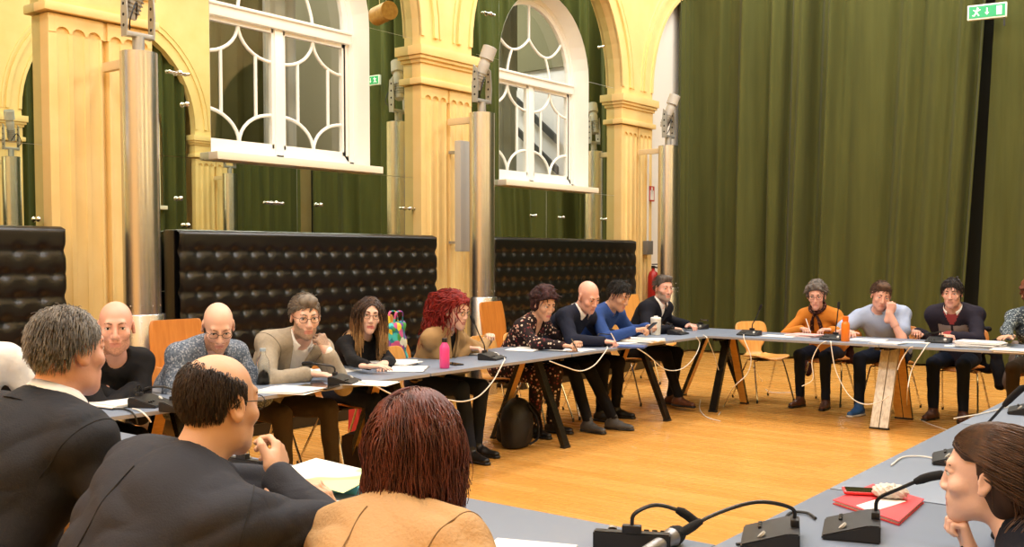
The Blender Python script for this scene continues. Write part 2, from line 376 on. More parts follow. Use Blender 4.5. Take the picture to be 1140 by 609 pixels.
def window(name, c, off, s):
    """arched white window in a deep reveal; off = wall plane, s = +1 room is at +x"""
    X = lambda d: off+s*d
    O = opening(c); m = MB()
    for a, b in zip(O[:-1], O[1:]): m.quad((X(.002), a[0], a[1]), (X(.002), b[0], b[1]), (X(-.36), b[0], b[1]), (X(-.36), a[0], a[1]))
    m.quad((X(0), c-.975, ZSILL), (X(0), c+.975, ZSILL), (X(-.36), c+.975, ZSILL), (X(-.36), c-.975, ZSILL))
    w = struct(m.build(name, M_WHITE, ang=30))
    MB().box((X(.03), c+.02, ZSILL-.035), (.2, 2.04, .07), bev=.006).build('window_sill', M_SILL, w)
    f = MB(); xf = X(-.28); hw = .975; zt = 3.75
    # outer frame following the arch
    def ring(w0, w1, d):
        A = opening(c, hw-w0); B = opening(c, hw-w1)
        A = [(y, max(z-0, ZSILL+w0)) for y, z in A]; B = [(y, max(z, ZSILL+w1)) for y, z in B]
        for i in range(len(A)-1):
            f.prism([A[i], A[i+1], B[i+1], B[i]], xf-d*s, xf+d*s, 'x')
        f.box((xf, c, ZSILL+(w0+w1)/2), (2*d, 2*hw, w1-w0))
    ring(0, .06, .04); ring(.06, .12, .025)
    f.box((xf+.02*s, c, zt), (.11, 2*hw-.1, .12), bev=.01); f.box((xf+.03*s, c, zt+.05), (.13, 2*hw-.1, .03), bev=.008)
    f.box((xf, c, (ZSILL+zt)/2), (.08, .1, zt-ZSILL), bev=.006)
    r = .017
    def bar(pts): f.tube([(xf, y, z) for y, z in pts], r, 8)
    for sg in (-1, 1):                       # casements with curved glazing bars
        a = c+sg*.06; b = c+sg*(hw-.12); mc = (a+b)/2; h = abs(b-a)/2; z0, z1 = ZSILL+.12, zt-.06
        f.box((xf, (a+b)/2, z0+.02), (.05, 2*h, .04)); f.box((xf, (a+b)/2, z1-.02), (.05, 2*h, .04))
        for y in (a, b): f.box((xf, y, (z0+z1)/2), (.05, .045, z1-z0))
        for e in (-1, 1):
            top = []; bot = []
            for k in range(9):
                t = PI/2*k/8; y = mc+e*h*(1-math.cos(t)*1.0) if False else mc+e*h*math.sin(t); dz = .30*(1-math.cos(t))
                top.append((mc+e*h*(1-math.cos(t)), z1-.02-.30*math.sin(t))); bot.append((mc+e*h*(1-math.cos(t)), z0+.02+.30*math.sin(t)))
            bar(top); bar(bot)
            yb = mc+e*h*.5; tt = math.acos(.5); zz = .30*math.sin(tt); bar([(yb, z0+.02+zz), (yb, z1-.02-zz)])
    # fanlight: petals
    C0 = (c, zt+.54); apex = (c, 3.85+hw-.08); bar([apex, C0])
    for e in (-1, 1):
        A = (c+e*.36, zt+.36); arc = [(c+e*.36*t, zt+.36+.18*(1-t)**2) for t in [k/8 for k in range(9)]]; bar(arc)
        bar([(A[0]+e*.10*math.sin(PI/2*t), A[1]-(.36-.02)*t) for t in [k/6 for k in range(7)]])
        bar([(A[0]+e*.40*t, A[1]+.27*t*t) for t in [k/8 for k in range(9)]])
        bar([(A[0]-e*.02+e*.10*t, A[1]+.0+.5*t+.02) for t in (0, .0)]) if False else None
    f.build('window_frame', M_WHITE, w, ang=50)
    P = opening(c, hw-.05); g = MB(); g._add([(X(-.285), y, z) for y, z in P], [tuple(range(len(P)))]); g.build('window_pane', M_PANE, w, smooth=False)
    return w
window('window_1', 6.505, XM, 1); window('window_2', 10.615, XM, 1); window('window_3', 2.39, XM, 1)
for i, (a, b) in enumerate(BAYO[:4]): window('window_%d' % (i+4), (a+b)/2, XO+.02, -1)
# opposite wall: curtains in the bays (seen in the mirrors)
def folds(n, seed, amp):
    r = np.random.default_rng(seed); u = np.linspace(0, 1, n); return u, r
def curtain(name, p0, p1, z0, z1, seed, amp=.07, per=.34, h2=.32, h3=.08, slant0=0., slant1=0., hole=None):
    p0 = np.array(p0, float); p1 = np.array(p1, float); Lx = np.linalg.norm(p1-p0); t = (p1-p0)/Lx; nrm = np.array([t[1], -t[0]])
    r = np.random.default_rng(seed); n = int(Lx/.022); u = np.linspace(0, Lx, n); nz = 26; ph = r.uniform(0, 6, 8)
    w = u/per*2*PI + 1.5*np.sin(u*1.3+ph[0]) + 1.1*np.sin(u*2.9+ph[1]) + .5*np.sin(u*7+ph[5])
    A = amp*(.6+.4*np.sin(u*1.9+ph[2])+.25*np.sin(u*5.1+ph[3]))
    vs = []
    for k in range(nz):
        zt = k/(nz-1); z = z1+(z0-z1)*zt; q = .75+.45*zt
        f = A*q*(np.sin(w+.35*np.sin(zt*3+u*.7)) + h2*np.sin(2.3*w+ph[4]+zt*1.2) + h3*np.sin(3.7*w+zt*2))
        sh = u + (slant0*(1-u/Lx)+slant1*(u/Lx))*zt
        P = p0[None, :]+t[None, :]*sh[:, None]+nrm[None, :]*f[:, None]
        vs.append(np.concatenate([P, np.full((n, 1), z)], 1))
    vs = np.concatenate(vs); i = np.arange(n-1); F = np.concatenate([np.stack([k*n+i, k*n+i+1, (k+1)*n+i+1, (k+1)*n+i], 1) for k in range(nz-1)])
    if hole is not None:
        c = vs[F].mean(1); F = F[~hole(c)]
    return np_mesh(name, vs, F, M_CURT)
tag(curtain('stage_curtain', (-7.5, YB-.03), (-3.15, YB-.02), .03, 7., 3, amp=.15, per=.44, slant1=-.36), 'wide green curtain hanging across the back of the hall', 'curtain')
tag(curtain('stage_curtain', (-3.1, YB+.02), (1.15, YB), .03, 7., 9, amp=.14, per=.44, slant0=-.24), 'green curtain right of the dark gap under the exit sign', 'curtain')
tag(curtain('stage_curtain', (-7.5, 13.9), (-7.52, YB), .03, 7., 12, amp=.03, per=.16), 'narrow dark edge of green curtain in the corner behind the far column', 'curtain')
def in_open(c0):
    def h(c): return (np.abs(c[:, 1]-c0) < 1.02) & (c[:, 2] > ZSILL-.05) & (c[:, 2] < 3.85+np.sqrt(np.maximum(0, 1.04-(c[:, 1]-c0)**2)))
    return h
for i, (a, b) in enumerate(BAYO):
    c0 = (a+b)/2; b2 = min(b, 14.2)
    tag(curtain('bay_curtain', (XO+.04, b2-.03), (XO+.04, a+.03), .03, 6., 20+i, amp=.075, per=.24, hole=in_open(c0) if i < 4 else None), 'green curtain in an arched bay of the wall facing the mirrors', 'curtain', 'curtains in the facing bays')
# rooms behind the windows
M_CREAM = mat('cream_wall', '#c9c1a0', .7); M_OLIVE = mat('olive_cloth', '#6d6b40', .85); M_PALE = mat('pale_drape', '#c9c8c0', .8); M_WOODR = mat('brown_wood', '#6b4a2e', .6)
bw = MB(); bw.box((-11.3, 6.5, 3.6), (.1, 4.2, 5.6)); bw.box((-9.6, 8.6, 3.6), (3.3, .08, 5.6)); bw.box((-9.6, 4.4, 3.6), (3.3, .08, 5.6)); struct(bw.build('wall_side_room', M_CREAM))
struct(MB().box((-9.6, 8.7, 1.4), (3.3, 8.7, .1)).build('floor_side_room', M_WOODR))
bw = MB(); bw.box((-11.3, 10.8, 3.6), (.1, 4.2, 5.6)); bw.box((-9.6, 13., 3.6), (3.3, .08, 5.6)); struct(bw.build('wall_stair_room', mat('bright_wall', '#f4f2ec', .7)))
struct(MB().box((-9.6, 12.93, 5.4), (3.2, .06, 2.0)).build('wall_stair_room_upper', mat('olive_wall', '#807c5c', .8)))
def _side():
    o = thing('drape', 'pale grey drape seen through the nearer arched window', 'curtain', (-8.6, 7.15, 1.5))
    m = MB(); m.prism([(-.02+.03*math.sin(k*1.3), -.2+.04*k) for k in range(11)] + [(-.06+.03*math.sin(k*1.3), -.2+.04*k) for k in range(10, -1, -1)], 0, 3.6, 'z'); m.build('cloth', M_PALE, o)
    o = thing('drape', 'olive green drape behind the left casement of the nearer window', 'curtain', (-9.4, 7.3, 1.5))
    m = MB(); m.prism([(.04*math.sin(k*1.1), -.5+.05*k) for k in range(21)] + [(-.05+.04*math.sin(k*1.1), -.5+.05*k) for k in range(20, -1, -1)], 0, 4, 'z'); m.build('cloth', M_OLIVE, o)
    o = thing('inner_window', 'inner window with cream bars seen through the nearer arched window', 'window', (-11.2, 8.0, 2.2))
    m = MB()
    for y in (-.9, -.3, .3): m.box((.03, y, .9), (.06, .09, 2.2))
    for z in (-.15, .6, 1.3, 1.95): m.box((.03, -.3, z), (.06, 1.3, .08))
    m.build('inner_frame', M_WHITE, o); MB().box((0, -.3, .9), (.02, 1.2, 2.1)).build('dark_pane', mat('dim_glass', '#4b4a33', .2), o)
    o = thing('cabinet', 'brown cupboard seen through the nearer arched window', 'cabinet', (-10.9, 9.3-1.9, 1.45))
    MB().box((0, 0, .8), (.45, .5, 1.6), bev=.01).build('carcass', M_WOODR, o); MB().box((.235, 0, .8), (.02, .45, 1.5), bev=.005).build('door', M_WOODR, o)
    o = thing('staircase', 'dark diagonal stair rail against white wall seen through the far window', 'staircase', (-9.35, 12.84, 1.45))
    for dz, nm in ((0, 'stringer'), (.46, 'handrail')):
        m = MB(); m.prism([(-.45, 1.98+dz), (.35, 1.30+dz), (.35, 1.42+dz), (-.45, 2.10+dz)], -.03, .03, 'y'); m.build(nm, mat('dark_steel', '#3a3b38', .5), o)
    o = thing('drape', 'grey drape seen through the far arched window', 'curtain', (-8.75, 11.25, 1.5))
    m = MB(); m.prism([(.03*math.sin(k*1.3), -.2+.04*k) for k in range(11)] + [(-.04+.03*math.sin(k*1.3), -.2+.04*k) for k in range(10, -1, -1)], 0, 3.6, 'z'); m.build('cloth', mat('grey_drape', '#8d8d7c', .85), o)
_side()
o = thing('drape', 'olive cloth hanging behind the fanlight of the far window', 'curtain', (-9.0, 9.7, 3.9)); m = MB(); m.prism([(.05*math.sin(k*.9), .08*k) for k in range(28)] + [(-.05+.05*math.sin(k*.9), .08*k) for k in range(27, -1, -1)], 0, 2, 'z'); m.build('cloth', M_OLIVE, o)
def area(loc, size, power, col=(1, .985, .955), rot=(0, 0, 0), sy=None):
    l = bpy.data.lights.new('lamp', 'AREA'); l.shape = 'RECTANGLE'; l.size = size; l.size_y = sy or size; l.energy = power; l.color = col
    o = link(bpy.data.objects.new('added_lamp', l)); o.location = loc; o.rotation_euler = rot; return o
for x in (-5.9, -3.2, -.5):
    for y in (-2.2, 1.8, 5.8, 9.8, 13.0): area((x, y, ZC-.1), 1.3, 105)  # unseen lamps added under the ceiling to bring the hall to brightness
area((-9.4, 6.5, 6.2), 1.2, 70); area((-9.4, 10.8, 6.2), 1.4, 150)  # unseen lamps added to brighten the rooms behind the windows
for (a, b) in BAYO[:4]: area((XO+.42, (a+b)/2, 3.5), 2.2, 60, (1, .98, .95), (0, R_(-90), 0), 1.8)  # panels added behind the facing windows as daylight, for highlights on the columns
w = bpy.data.worlds.new('world'); SC.world = w; w.use_nodes = True; w.node_tree.nodes['Background'].inputs[0].default_value = (1, .95, .88, 1); w.node_tree.nodes['Background'].inputs[1].default_value = .35
SC.view_settings.view_transform = 'Standard'; SC.view_settings.look = 'None'; SC.view_settings.exposure = .12; SC.view_settings.gamma = 1; SC.view_settings.use_curve_mapping = False
SC.cycles.use_denoising = True; SC.cycles.max_bounces = 8; SC.cycles.caustics_reflective = False; SC.cycles.caustics_refractive = False
# ------------------------------------------------------------------ steel columns with spotlights
def column(x, y, label, rz=0.):
    o = thing('steel_column', label, 'column', (x, y, 0), rz)
    MB().lathe([(.138, 0), (.138, 3.04), (.12, 3.045), (.0, 3.045)], seg=40).build('shaft', M_STEEL, o)
    sl = MB().lathe([(.139, 0), (.166, 0), (.166, 1.05), (.163, 1.055), (.139, 1.055)], seg=40).build('sleeve', M_STEEL, o)
    m = MB()
    for k in range(10):
        a = 2*PI*k/10; m.sphere((.166*math.cos(a), .166*math.sin(a), 1.0), .006, 8); m.sphere((.138*math.cos(a), .138*math.sin(a), 1.12), .006, 8)
    m.build('rivets', M_CHROME, sl)
    MB().lathe([(.045, 3.04), (.045, 3.16), (.0, 3.16)], seg=20).build('spigot', M_GREYMET, o)
    return o
def bracket(x0, x1, y, z, parent):
    return MB().box(((x0+x1)/2, y, z), (abs(x1-x0), .05, .07), bev=.004).build('wall_bracket', mat('bracket_paint', '#d8c39a', .5), parent)
def spotlight(x, y, label, dirv, rz=0.):
    o = thing('spotlight', label, 'spotlight', (x, y, 3.15), rz)
    yk = MB(); yk.box((0, 0, .02), (.07, .24, .035), bev=.004)
    for s in (-1, 1):
        yk.prism([(-.035, 0), (.035, 0), (.045, .16), (.03, .36), (-.02, .40), (-.04, .16)], s*.115-.006, s*.115+.006, 'y')
        yk.m = 1
        for k in range(4): yk.cyl((0.0, s*.123, .08+.08*k), (0.0, s*.1075, .08+.08*k), .012, seg=12)
        yk.m = 0
    yk.build('yoke', [M_GREYMET, M_DARK], o)
    d = Vector(dirv).normalized(); q = d.to_track_quat('Z', 'Y').to_matrix().to_4x4(); T = Matrix.Translation((.0, 0, .34)) @ q
    MB().lathe([(.0, -.2), (.05, -.2), (.055, -.17), (.055, .02), (.06, .05), (.06, .1), (.055, .11), (.055, .13), (.078, .135), (.078, .27), (.07, .275), (.07, .24), (0, .24)], seg=22, M=T).build('lamp_body', M_GREYPL, o)
    m = MB()
    for k in range(5): m.lathe([(.055, -.15+k*.03), (.066, -.15+k*.03), (.066, -.142+k*.03), (.055, -.142+k*.03)], seg=22, M=T)
    m.build('cooling_fins', M_GREYMET, o)
    cb = curve_pts([(.03, -.09, .05), (.09, -.12, .12), (.08, -.06, .25), T @ Vector((0, -.05, -.19))]); MB().tube(cb, .006, 6).build('lamp_cable', M_BLACKPL, o)
    return o
COLS = [(-7.0, 4.44), (-7.0, 8.555), (-7.0, 12.68), (-7.0, .36)]
CL = ['brushed steel column nearest the camera, in front of the left pilaster', 'brushed steel column in front of the middle pilaster behind the red-haired person', 'slim-looking steel column farthest away in the corner by the green curtain', 'brushed steel column outside the left edge of the picture']
SL = ['grey spotlight on the nearest steel column, cut by the top of the picture', 'grey spotlight on the middle steel column beside the far window', 'grey spotlight on the farthest steel column before the green curtain', 'grey spotlight on the column left of the picture']
for (x, y), a, b in zip(COLS, CL, SL):
    o = column(x, y, a); bracket(-.47, -.13, 0, 2.98, o); bracket(-.47, -.13, 0, .6, o); spotlight(x, y, b, (.28, .22, 1))
for k, yy in enumerate((3.7, 7.83, 11.93)):
    o = column(XO-.62, yy, 'steel column by the facing wall, seen only in the mirrors', PI); o['group'] = 'columns of the facing wall'
    bracket(-.47, -.13, 0, 2.98, o); s_ = spotlight(XO-.62, yy, 'grey spotlight on a facing column, seen only in the mirrors', (.28, .22, 1), PI); s_['group'] = 'spotlights of the facing wall'
# ------------------------------------------------------------------ tufted leather benches along the mirrors
def tufted_bench(y0, y1, label):
    L = y1-y0; o = thing('tufted_bench', label, 'bench', (-7.3, y0, 0))
    ny = int(L/.045); zz = np.linspace(.42, 1.72, 60); yy = np.linspace(.01, L-.01, max(ny*2, 40)); Y, Z = np.meshgrid(yy, zz)
    pz, py = .17, .185; u = Y/py; v = (1.72-.18-Z)/pz
    row = np.round(v); sh = (row % 2)*.5; uu = u-sh; du = np.abs(uu-np.round(uu)); dv = np.abs(v-row)
    but = np.exp(-((du*py)**2+(dv*pz)**2)/.0011); crease = np.exp(-(dv*pz/.016)**2)*.55
    edge = np.clip(np.minimum.reduce([Y/.03, (L-Y)/.03, (1.72-Z)/.03]), 0, 1); edge = np.sqrt(1-(1-edge)**2)
    inside = ((1.72-Z) > .1)
    D = .09*edge-.033*np.maximum(but*1.0, crease*.62)*inside + .012*np.cos((v-row)*PI)*inside*0
    D = D+.014*np.abs(np.cos(uu*PI))**.5*0
    vs = np.stack([D, Y, Z], -1).reshape(-1, 3); n = len(yy); i = np.arange(n-1)
    F = np.concatenate([np.stack([k*n+i, k*n+i+1, (k+1)*n+i+1, (k+1)*n+i], 1) for k in range(len(zz)-1)])
    b = np_mesh('tufted_back', vs, F, M_LEATHER, o)
    MB().box((-.07, L/2, .86), (.14, L, 1.715), bev=.012).build('back_board', M_LEATHER, o)
    MB().box((.30, L/2, .36), (.5, L-.02, .16), bev=.04, seg=4).build('seat_cushion', M_LEATHER, o)
    MB().box((.27, L/2, .14), (.42, L-.06, .28), bev=.01).build('plinth', M_LEATHER, o)
tufted_bench(.82, 3.97, 'black tufted leather bench back at the left edge of the picture')
tufted_bench(4.92, 8.09, 'black tufted leather bench back under the near window')
tufted_bench(9.02, 12.21, 'black tufted leather bench back under the far window')
# ------------------------------------------------------------------ wall fittings
o = thing('column_loudspeaker', 'slim pale grey column loudspeaker on the middle pilaster', 'loudspeaker', (-7.33, 8.62, 1.55))
MB().box((0, 0, .61), (.09, .17, 1.22), bev=.01).build('cabinet', M_GREYPL, o)
for z in (1.1, .1): MB().box((-.1, -.02, z), (.13, .05, .03)).build('mounting_arm', M_GREYMET, o)
def exit_sign(x, y, z, label, rz):
    o = thing('exit_sign', label, 'exit sign', (x, y, z), rz)
    MB().box((0, 0, 0), (.46, .06, .19), bev=.008).build('housing', mat('sign_white', '#e9eee6', .4), o)
    mg = mat('sign_green', '#1f9a62', .4, emit=.35); mw = mat('sign_pictogram', '#eef7ee', .4, emit=.5)
    for s in (-1, 1):
        p = MB().box((0, s*.031, 0), (.42, .004, .15)).build('sign_face', mg, o)
        yy = s*.0345; g = MB()
        def bx(cx, cz, w_, h_, rot=0): g.box((cx*s*-1, yy, cz), (w_, .003, h_), rot=(0, rot*s*-1, 0))
        # arrow down
        bx(0, .015, .014, .06); g.prism([(-.025, -.012), (.025, -.012), (0, -.045)], yy-.0015, yy+.0015, 'y')
        g.build('arrow', mw, p); g = MB()
        bx(.14, 0, .06, .11); g.build('door_symbol', mw, p); g = MB()
        g.sphere((.11*s, yy, .045), .012, 10, (1, .15, 1)); bx(-.12, .012, .02, .05, .35); bx(-.105, -.03, .014, .045, -.6); bx(-.14, -.03, .014, .045, .7); bx(-.155, -.042, .03, .012, .2); bx(-.095, .02, .04, .011, -.5); bx(-.145, .02, .035, .011, .6)
        g.build('running_figure', mw, p)
    MB().box((.2, .0, -.14), (.02, .02, .12)).build('sign_bracket', M_BLACKPL, o)
    return o
exit_sign(*at_y(1099, 13, 14.1), 'green running-man exit sign before the curtain at top right', R_(8))
exit_sign(-.94, 14.1, 4.9, 'green exit sign seen in the mirror beside the near window', 0)
m = MB(); m.cyl((0, 0, 0), (0, 0, 5.2), .03); o = thing('curtain_pole', 'dark pole in the gap between the two green curtains', 'pole', (-3.12, 14.5, 0)); m.build('pole', M_DARK, o)
# fire point on the last pilaster
fy = at_x(726, 216, -7.49)
o = thing('fire_sign', 'small red and white extinguisher sign on the far pilaster', 'sign', (-7.47, fy.y-.05, fy.z)); MB().box((0, 0, 0), (.01, .15, .22)).build('plate', mat('sign_red', '#c03a2a', .5), o); mm = MB(); mm.box((.007, 0, -.02), (.004, .10, .14)); mm.box((.007, 0, .065), (.004, .04, .06)); mm.build('pictogram', M_WHITE, o)
fy = at_x(727, 300, -7.4)
o = thing('fire_extinguisher', 'red fire extinguisher standing against the far pilaster', 'fire extinguisher', (-7.38, fy.y-.03, 0))
mr = mat('red_paint', '#b3201c', .3)
MB().lathe([(0, .75), (.075, .75), (.08, .77), (.08, 1.2), (.06, 1.26), (.025, 1.29), (.025, 1.32), (0, 1.32)], seg=20).build('cylinder', mr, o)
m = MB(); m.box((0, 0, 1.34), (.04, .04, .04)); m.box((.04, 0, 1.38), (.12, .02, .015)); m.build('valve_handle', M_BLACKPL, o)
MB().tube(curve_pts([(.02, 0, 1.34), (.09, .05, 1.3), (.1, .07, 1.1), (.09, .05, .9)]), .011, 8).build('hose', M_BLACKPL, o)
MB().box((-.045, 0, .73), (.13, .18, .03), bev=.005).build('wall_shelf', mr, o)
o = thing('junction_box', 'small grey box on the far pilaster above the extinguisher', 'box', (-7.45, fy.y-.06, 1.62)); MB().box((0, 0, 0), (.08, .16, .2), bev=.008).build('case', mat('box_grey', '#77726a', .5), o); MB().box((-.02, .02, .75), (.02, .03, 1.3)).build('conduit', M_WHITE, o)
# point fixings of the mirrors
for (px, py, lb) in ((307, 226, 'chrome cross-shaped mirror fixing under the left of the near window'), (357, 228, 'chrome mirror fixing under the middle of the near window'), (456, 232, 'chrome cross-shaped mirror fixing left of the middle pilaster'),
                     (201, 221, 'chrome ball mirror fixing right of the nearest column'), (200, 81, 'chrome cross-shaped mirror fixing high right of the nearest column'), (208, 116, 'small chrome mirror fixing in the green reflection right of the nearest column'), (596, 240, 'left one of the two chrome mirror fixings under the far window'), (627, 242, 'right one of the two chrome mirror fixings under the far window'),
                     (674, 244, 'chrome mirror fixing left of the far pilaster'), (546, 15, 'chrome cross-shaped mirror fixing above the middle spotlight'), (671, 52, 'chrome mirror fixing high left of the far pilaster'), (43, 244, 'small chrome mirror fixing left of the near pilaster'), (209, 251, 'chrome mirror fixing just above the bench right of the nearest column')):
    p = at_x(px, py, XM+.03); o = thing('mirror_fixing', lb, 'fixing', p)
    m = MB(); m.sphere((.005, 0, 0), .022, 14); m.build('ball', M_CHROME, o)
    m = MB(); m.cyl((-.03, 0, 0), (0, 0, 0), .012); 
    if 'cross' in lb: m.cyl((-.01, -.09, 0), (-.01, .09, 0), .011); m.sphere((-.01, -.09, 0), .016, 10); m.sphere((-.01, .09, 0), .016, 10)
    m.build('arm', M_CHROME, o)
# wooden beam hung from the ceiling (seen in the mirror)
o = thing('hanging_beam', 'short round wooden beam hung on wires, seen in the mirror', 'beam', (-5.74, 9.58, 4.66), R_(20))
MB().cyl((-.2, 0, 0), (.2, 0, 0), .12, seg=24).build('log', mat('log_wood', '#c9964e', .5, col2='#b07f3c', vscale=20), o)
for q in (-1, 1): MB().cyl((q*.1, 0, .12), (q*.3, 0, 2.4), .006, seg=6).build('wire', M_CHROME, o)
# ------------------------------------------------------------------ trestle tables
M_TOP = mat('grey_laminate', '#7a8699', .38, var=.04, vscale=2, spec=.4)
M_TEDGE = mat('table_edge', '#8f8f92', .4)
M_PLY = mat('light_plywood', '#dba957', .4, col2='#cf9a48', vscale=6, stretch=(2, 2, 12))
M_LEGD = mat('black_stain', '#16130f', .25)
M_SHELL = mat('beech_shell', '#dfa55a', .33, col2='#d3964a', vscale=5, stretch=(8, 1, 1))
M_SHELLD = mat('teak_shell', '#c67e36', .35, col2='#b8702c', vscale=5, stretch=(8, 1, 1))
ZT = .74
def trestle_leg(parent, x, y0, y1):
    """one leg of an A trestle, splayed across the table"""
    m = MB(); d = Vector((0, y1-y0, -.70)).normalized(); n = Vector((0, -d.z, d.y)); a = Vector((x, y0, .715)); b = Vector((x, y1, 0.0))
    w, t = .020, .036
    def sec(p, flat): return [p+Vector((sx*t, 0, 0))+(n*sy*w if not flat else Vector((0, sy*w*1.05, 0))) for sx, sy in ((-1, -1), (1, -1), (1, 1), (-1, 1))]
    A = sec(a, False); B = sec(b, True); B = [Vector((v.x, v.y, .012)) for v in B]
    for i in range(4):
        m.m = 0 if i == (0 if y1 > 0 else 2) else 1
        m.quad(A[i], A[(i+1) % 4], B[(i+1) % 4], B[i])
    m.m = 1; m.quad(*A); m.quad(*B)
    o = m.build('leg', [M_PLY, M_LEGD], parent, smooth=False)
    MB().box((x, y1, .009), (t*2.3, w*2.3, .018), bev=.003).build('foot_cap', M_BLACKPL, o)
    return o
def make_table(L=1.62, D=.8, ends=(-1, 1), inset=.04):
    o = bpy.data.objects.new('trestle_table', None); link(o)
    MB().box((0, 0, .728), (L-.006, D, .018), bev=.002).build('tabletop', M_TOP, o)
    m = MB(); m.box((0, D/2-.002, .7265), (L-.006, .006, .019)); m.box((0, -D/2+.002, .7265), (L-.006, .006, .019)); m.build('edge_banding', M_TEDGE, o)
    for s in ends:
        x = s*(L/2-inset)
        MB().box((x, 0, .70), (.05, D*.8, .035), bev=.003).build('crossbar', M_LEGD, o)
        for q in (-1, 1): trestle_leg(o, x, q*.055, q*.352)
    return o
TPROTO = make_table()
def sheen_legs(t, which):
    mb = mat('pale_birch', '#d8cfbc', .3, col2='#b9ad97', vscale=18, stretch=(3, 3, .6))  # pale tone paints a reflection onto the glossy black leg faces
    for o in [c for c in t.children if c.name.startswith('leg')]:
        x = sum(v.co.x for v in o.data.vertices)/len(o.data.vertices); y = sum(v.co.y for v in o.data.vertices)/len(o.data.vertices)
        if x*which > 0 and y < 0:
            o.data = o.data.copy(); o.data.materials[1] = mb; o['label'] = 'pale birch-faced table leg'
TSHARED = make_table(ends=(1,), inset=.01)           # row tables share the trestle at each joint
def put_table(x, y, rz, label, first=[True, True], shared=0):
    src = TSHARED if shared else TPROTO
    o = src if first[shared] else copy_tree(src); first[shared] = False
    o.location = (x, y, 0); o.rotation_euler = (0, 0, rz); return tag(o, label, 'table', 'grey trestle tables set in a square')
TL = ['grey table of the left row next to the front corner, under the black slab device', 'grey table of the left row with the pale blazer arms of the seated man at its far end', 'grey table of the left row with the pink bottle on it', 'grey table of the left row with the white tumbler on it', 'grey table at the far end of the left row, in the corner']
TL = ['grey table at the near left corner of the square, beside the person in dark suit', 'grey table in front of the man in the beige suit', 'grey table with the pink bottle, in the left row', 'grey table in front of the people in floral dress and navy sweater', 'grey corner table at the far end of the left row, before the grey-haired man']
for i in range(5): put_table(-4.83, 1.63*i+2.44, R_(90), TL[i], shared=int(i > 0))
TR = ['grey table of the right row nearest the camera, under the front microphones', 'grey table of the right row with the red folder on it', 'grey table of the right row with the far gooseneck microphone', 'grey table of the right row beyond the right edge', 'grey corner table at the far end of the right row']
for i in range(5): put_table(-.79, 1.63*i+2.44, R_(90), TR[i], shared=int(i > 0))
put_table(-3.62, 2.03, 0, 'grey table in front of the two men in dark suits'); put_table(-2.0, 2.03, 0, 'grey table in front of the person in the tan jacket')
sheen_legs(put_table(-3.62, 9.22, 0, 'grey table in the back row with the person in the orange sweater'), 1); sheen_legs(put_table(-2.0, 9.22, 0, 'grey table in the back row with the man in the dark sweatshirt'), -1)
# ------------------------------------------------------------------ shell chairs
def make_chair(mshell, kind):
    o = bpy.data.objects.new('shell_chair', None); link(o)
    if kind == 'waisted':
        prof = [(.215, .425, .10), (.205, .442, .165), (.17, .452, .195), (.08, .450, .215), (-.02, .440, .212), (-.10, .437, .185), (-.155, .447, .135), (-.19, .475, .095), (-.21, .52, .095), (-.225, .57, .135), (-.24, .63, .175), (-.255, .70, .19), (-.27, .76, .18), (-.277, .79, .155), (-.28, .803, .11)]
    elif kind == 'tall':
        prof = [(.23, .43, .17), (.22, .447, .2), (.1, .45, .22), (-.05, .44, .22), (-.15, .437, .21), (-.20, .46, .2), (-.225, .53, .2), (-.24, .65, .21), (-.26, .8, .22), (-.285, .95, .215), (-.295, 1.02, .20), (-.297, 1.035, .18)]
    else:
        prof = [(.21, .43, .17), (.20, .445, .19), (.1, .45, .20), (-.05, .44, .2), (-.13, .437, .195), (-.18, .455, .19), (-.205, .51, .19), (-.22, .58, .195), (-.24, .66, .2), (-.26, .74, .2), (-.27, .79, .195), (-.272, .80, .185)]
    P = [Vector(p) for p in prof]; Q = curve_pts(P, 4); nu = 15; vs = []
    for i, q in enumerate(Q):
        for k in range(nu):
            u = -1+2*k/(nu-1); seat = q.y > -.15
            lift = .022*u*u*(1 if seat else 0); curve_b = -.03*(1-u*u)*(0 if seat else min(1, (q.y+.15)/-.07))
            vs.append((u*q.z, q.x+curve_b, q.y+lift) if False else (u*q.z, q.x + (curve_b if q.x < -.17 else 0), q.y+(.018*u*u if q.x > -.17 else 0)))
    n = len(Q); fs = [(i*nu+k, i*nu+k+1, (i+1)*nu+k+1, (i+1)*nu+k) for i in range(n-1) for k in range(nu-1)]
    s = np_mesh('shell', vs, fs, mshell, o); md = s.modifiers.new('thick', 'SOLIDIFY'); md.thickness = .011; md.offset = -1
    dg = bpy.context.evaluated_depsgraph_get(); me = bpy.data.meshes.new_from_object(s.evaluated_get(dg)); s.modifiers.clear(); s.data = me
    m = MB(); m.box((0, .0, .425), (.22, .2, .012)); m.cyl((-.1, .08, .422), (.1, .08, .422), .01, seg=8); m.build('mounting_plate', M_BLACKPL, o)
    for sx in (-1, 1):
        for (ya, yb) in ((.09, .23), (-.05, -.25)):
            l = MB().tube(curve_pts([(sx*.06, ya*.6, .42), (sx*.14, ya*.95, .415), (sx*.175, ya*1.15, .38), (sx*.215, yb, .02)], 5), .0085, 8).build('leg', M_CHROME, o)
            MB().cyl((sx*.215, yb, 0), (sx*.215, yb, .035), .011, seg=10).build('glide', M_BLACKPL, l)
    return o
CH = {}
def put_chair(x, y, rz, label, kind='waisted', col='light'):
    key = (kind, col)
    if key not in CH: CH[key] = o = make_chair(M_SHELL if col == 'light' else M_SHELLD, kind)
    else: o = copy_tree(CH[key])
    o.location = (x, y, 0); o.rotation_euler = (0, 0, rz); return tag(o, label, 'chair', 'wooden shell chairs round the tables')
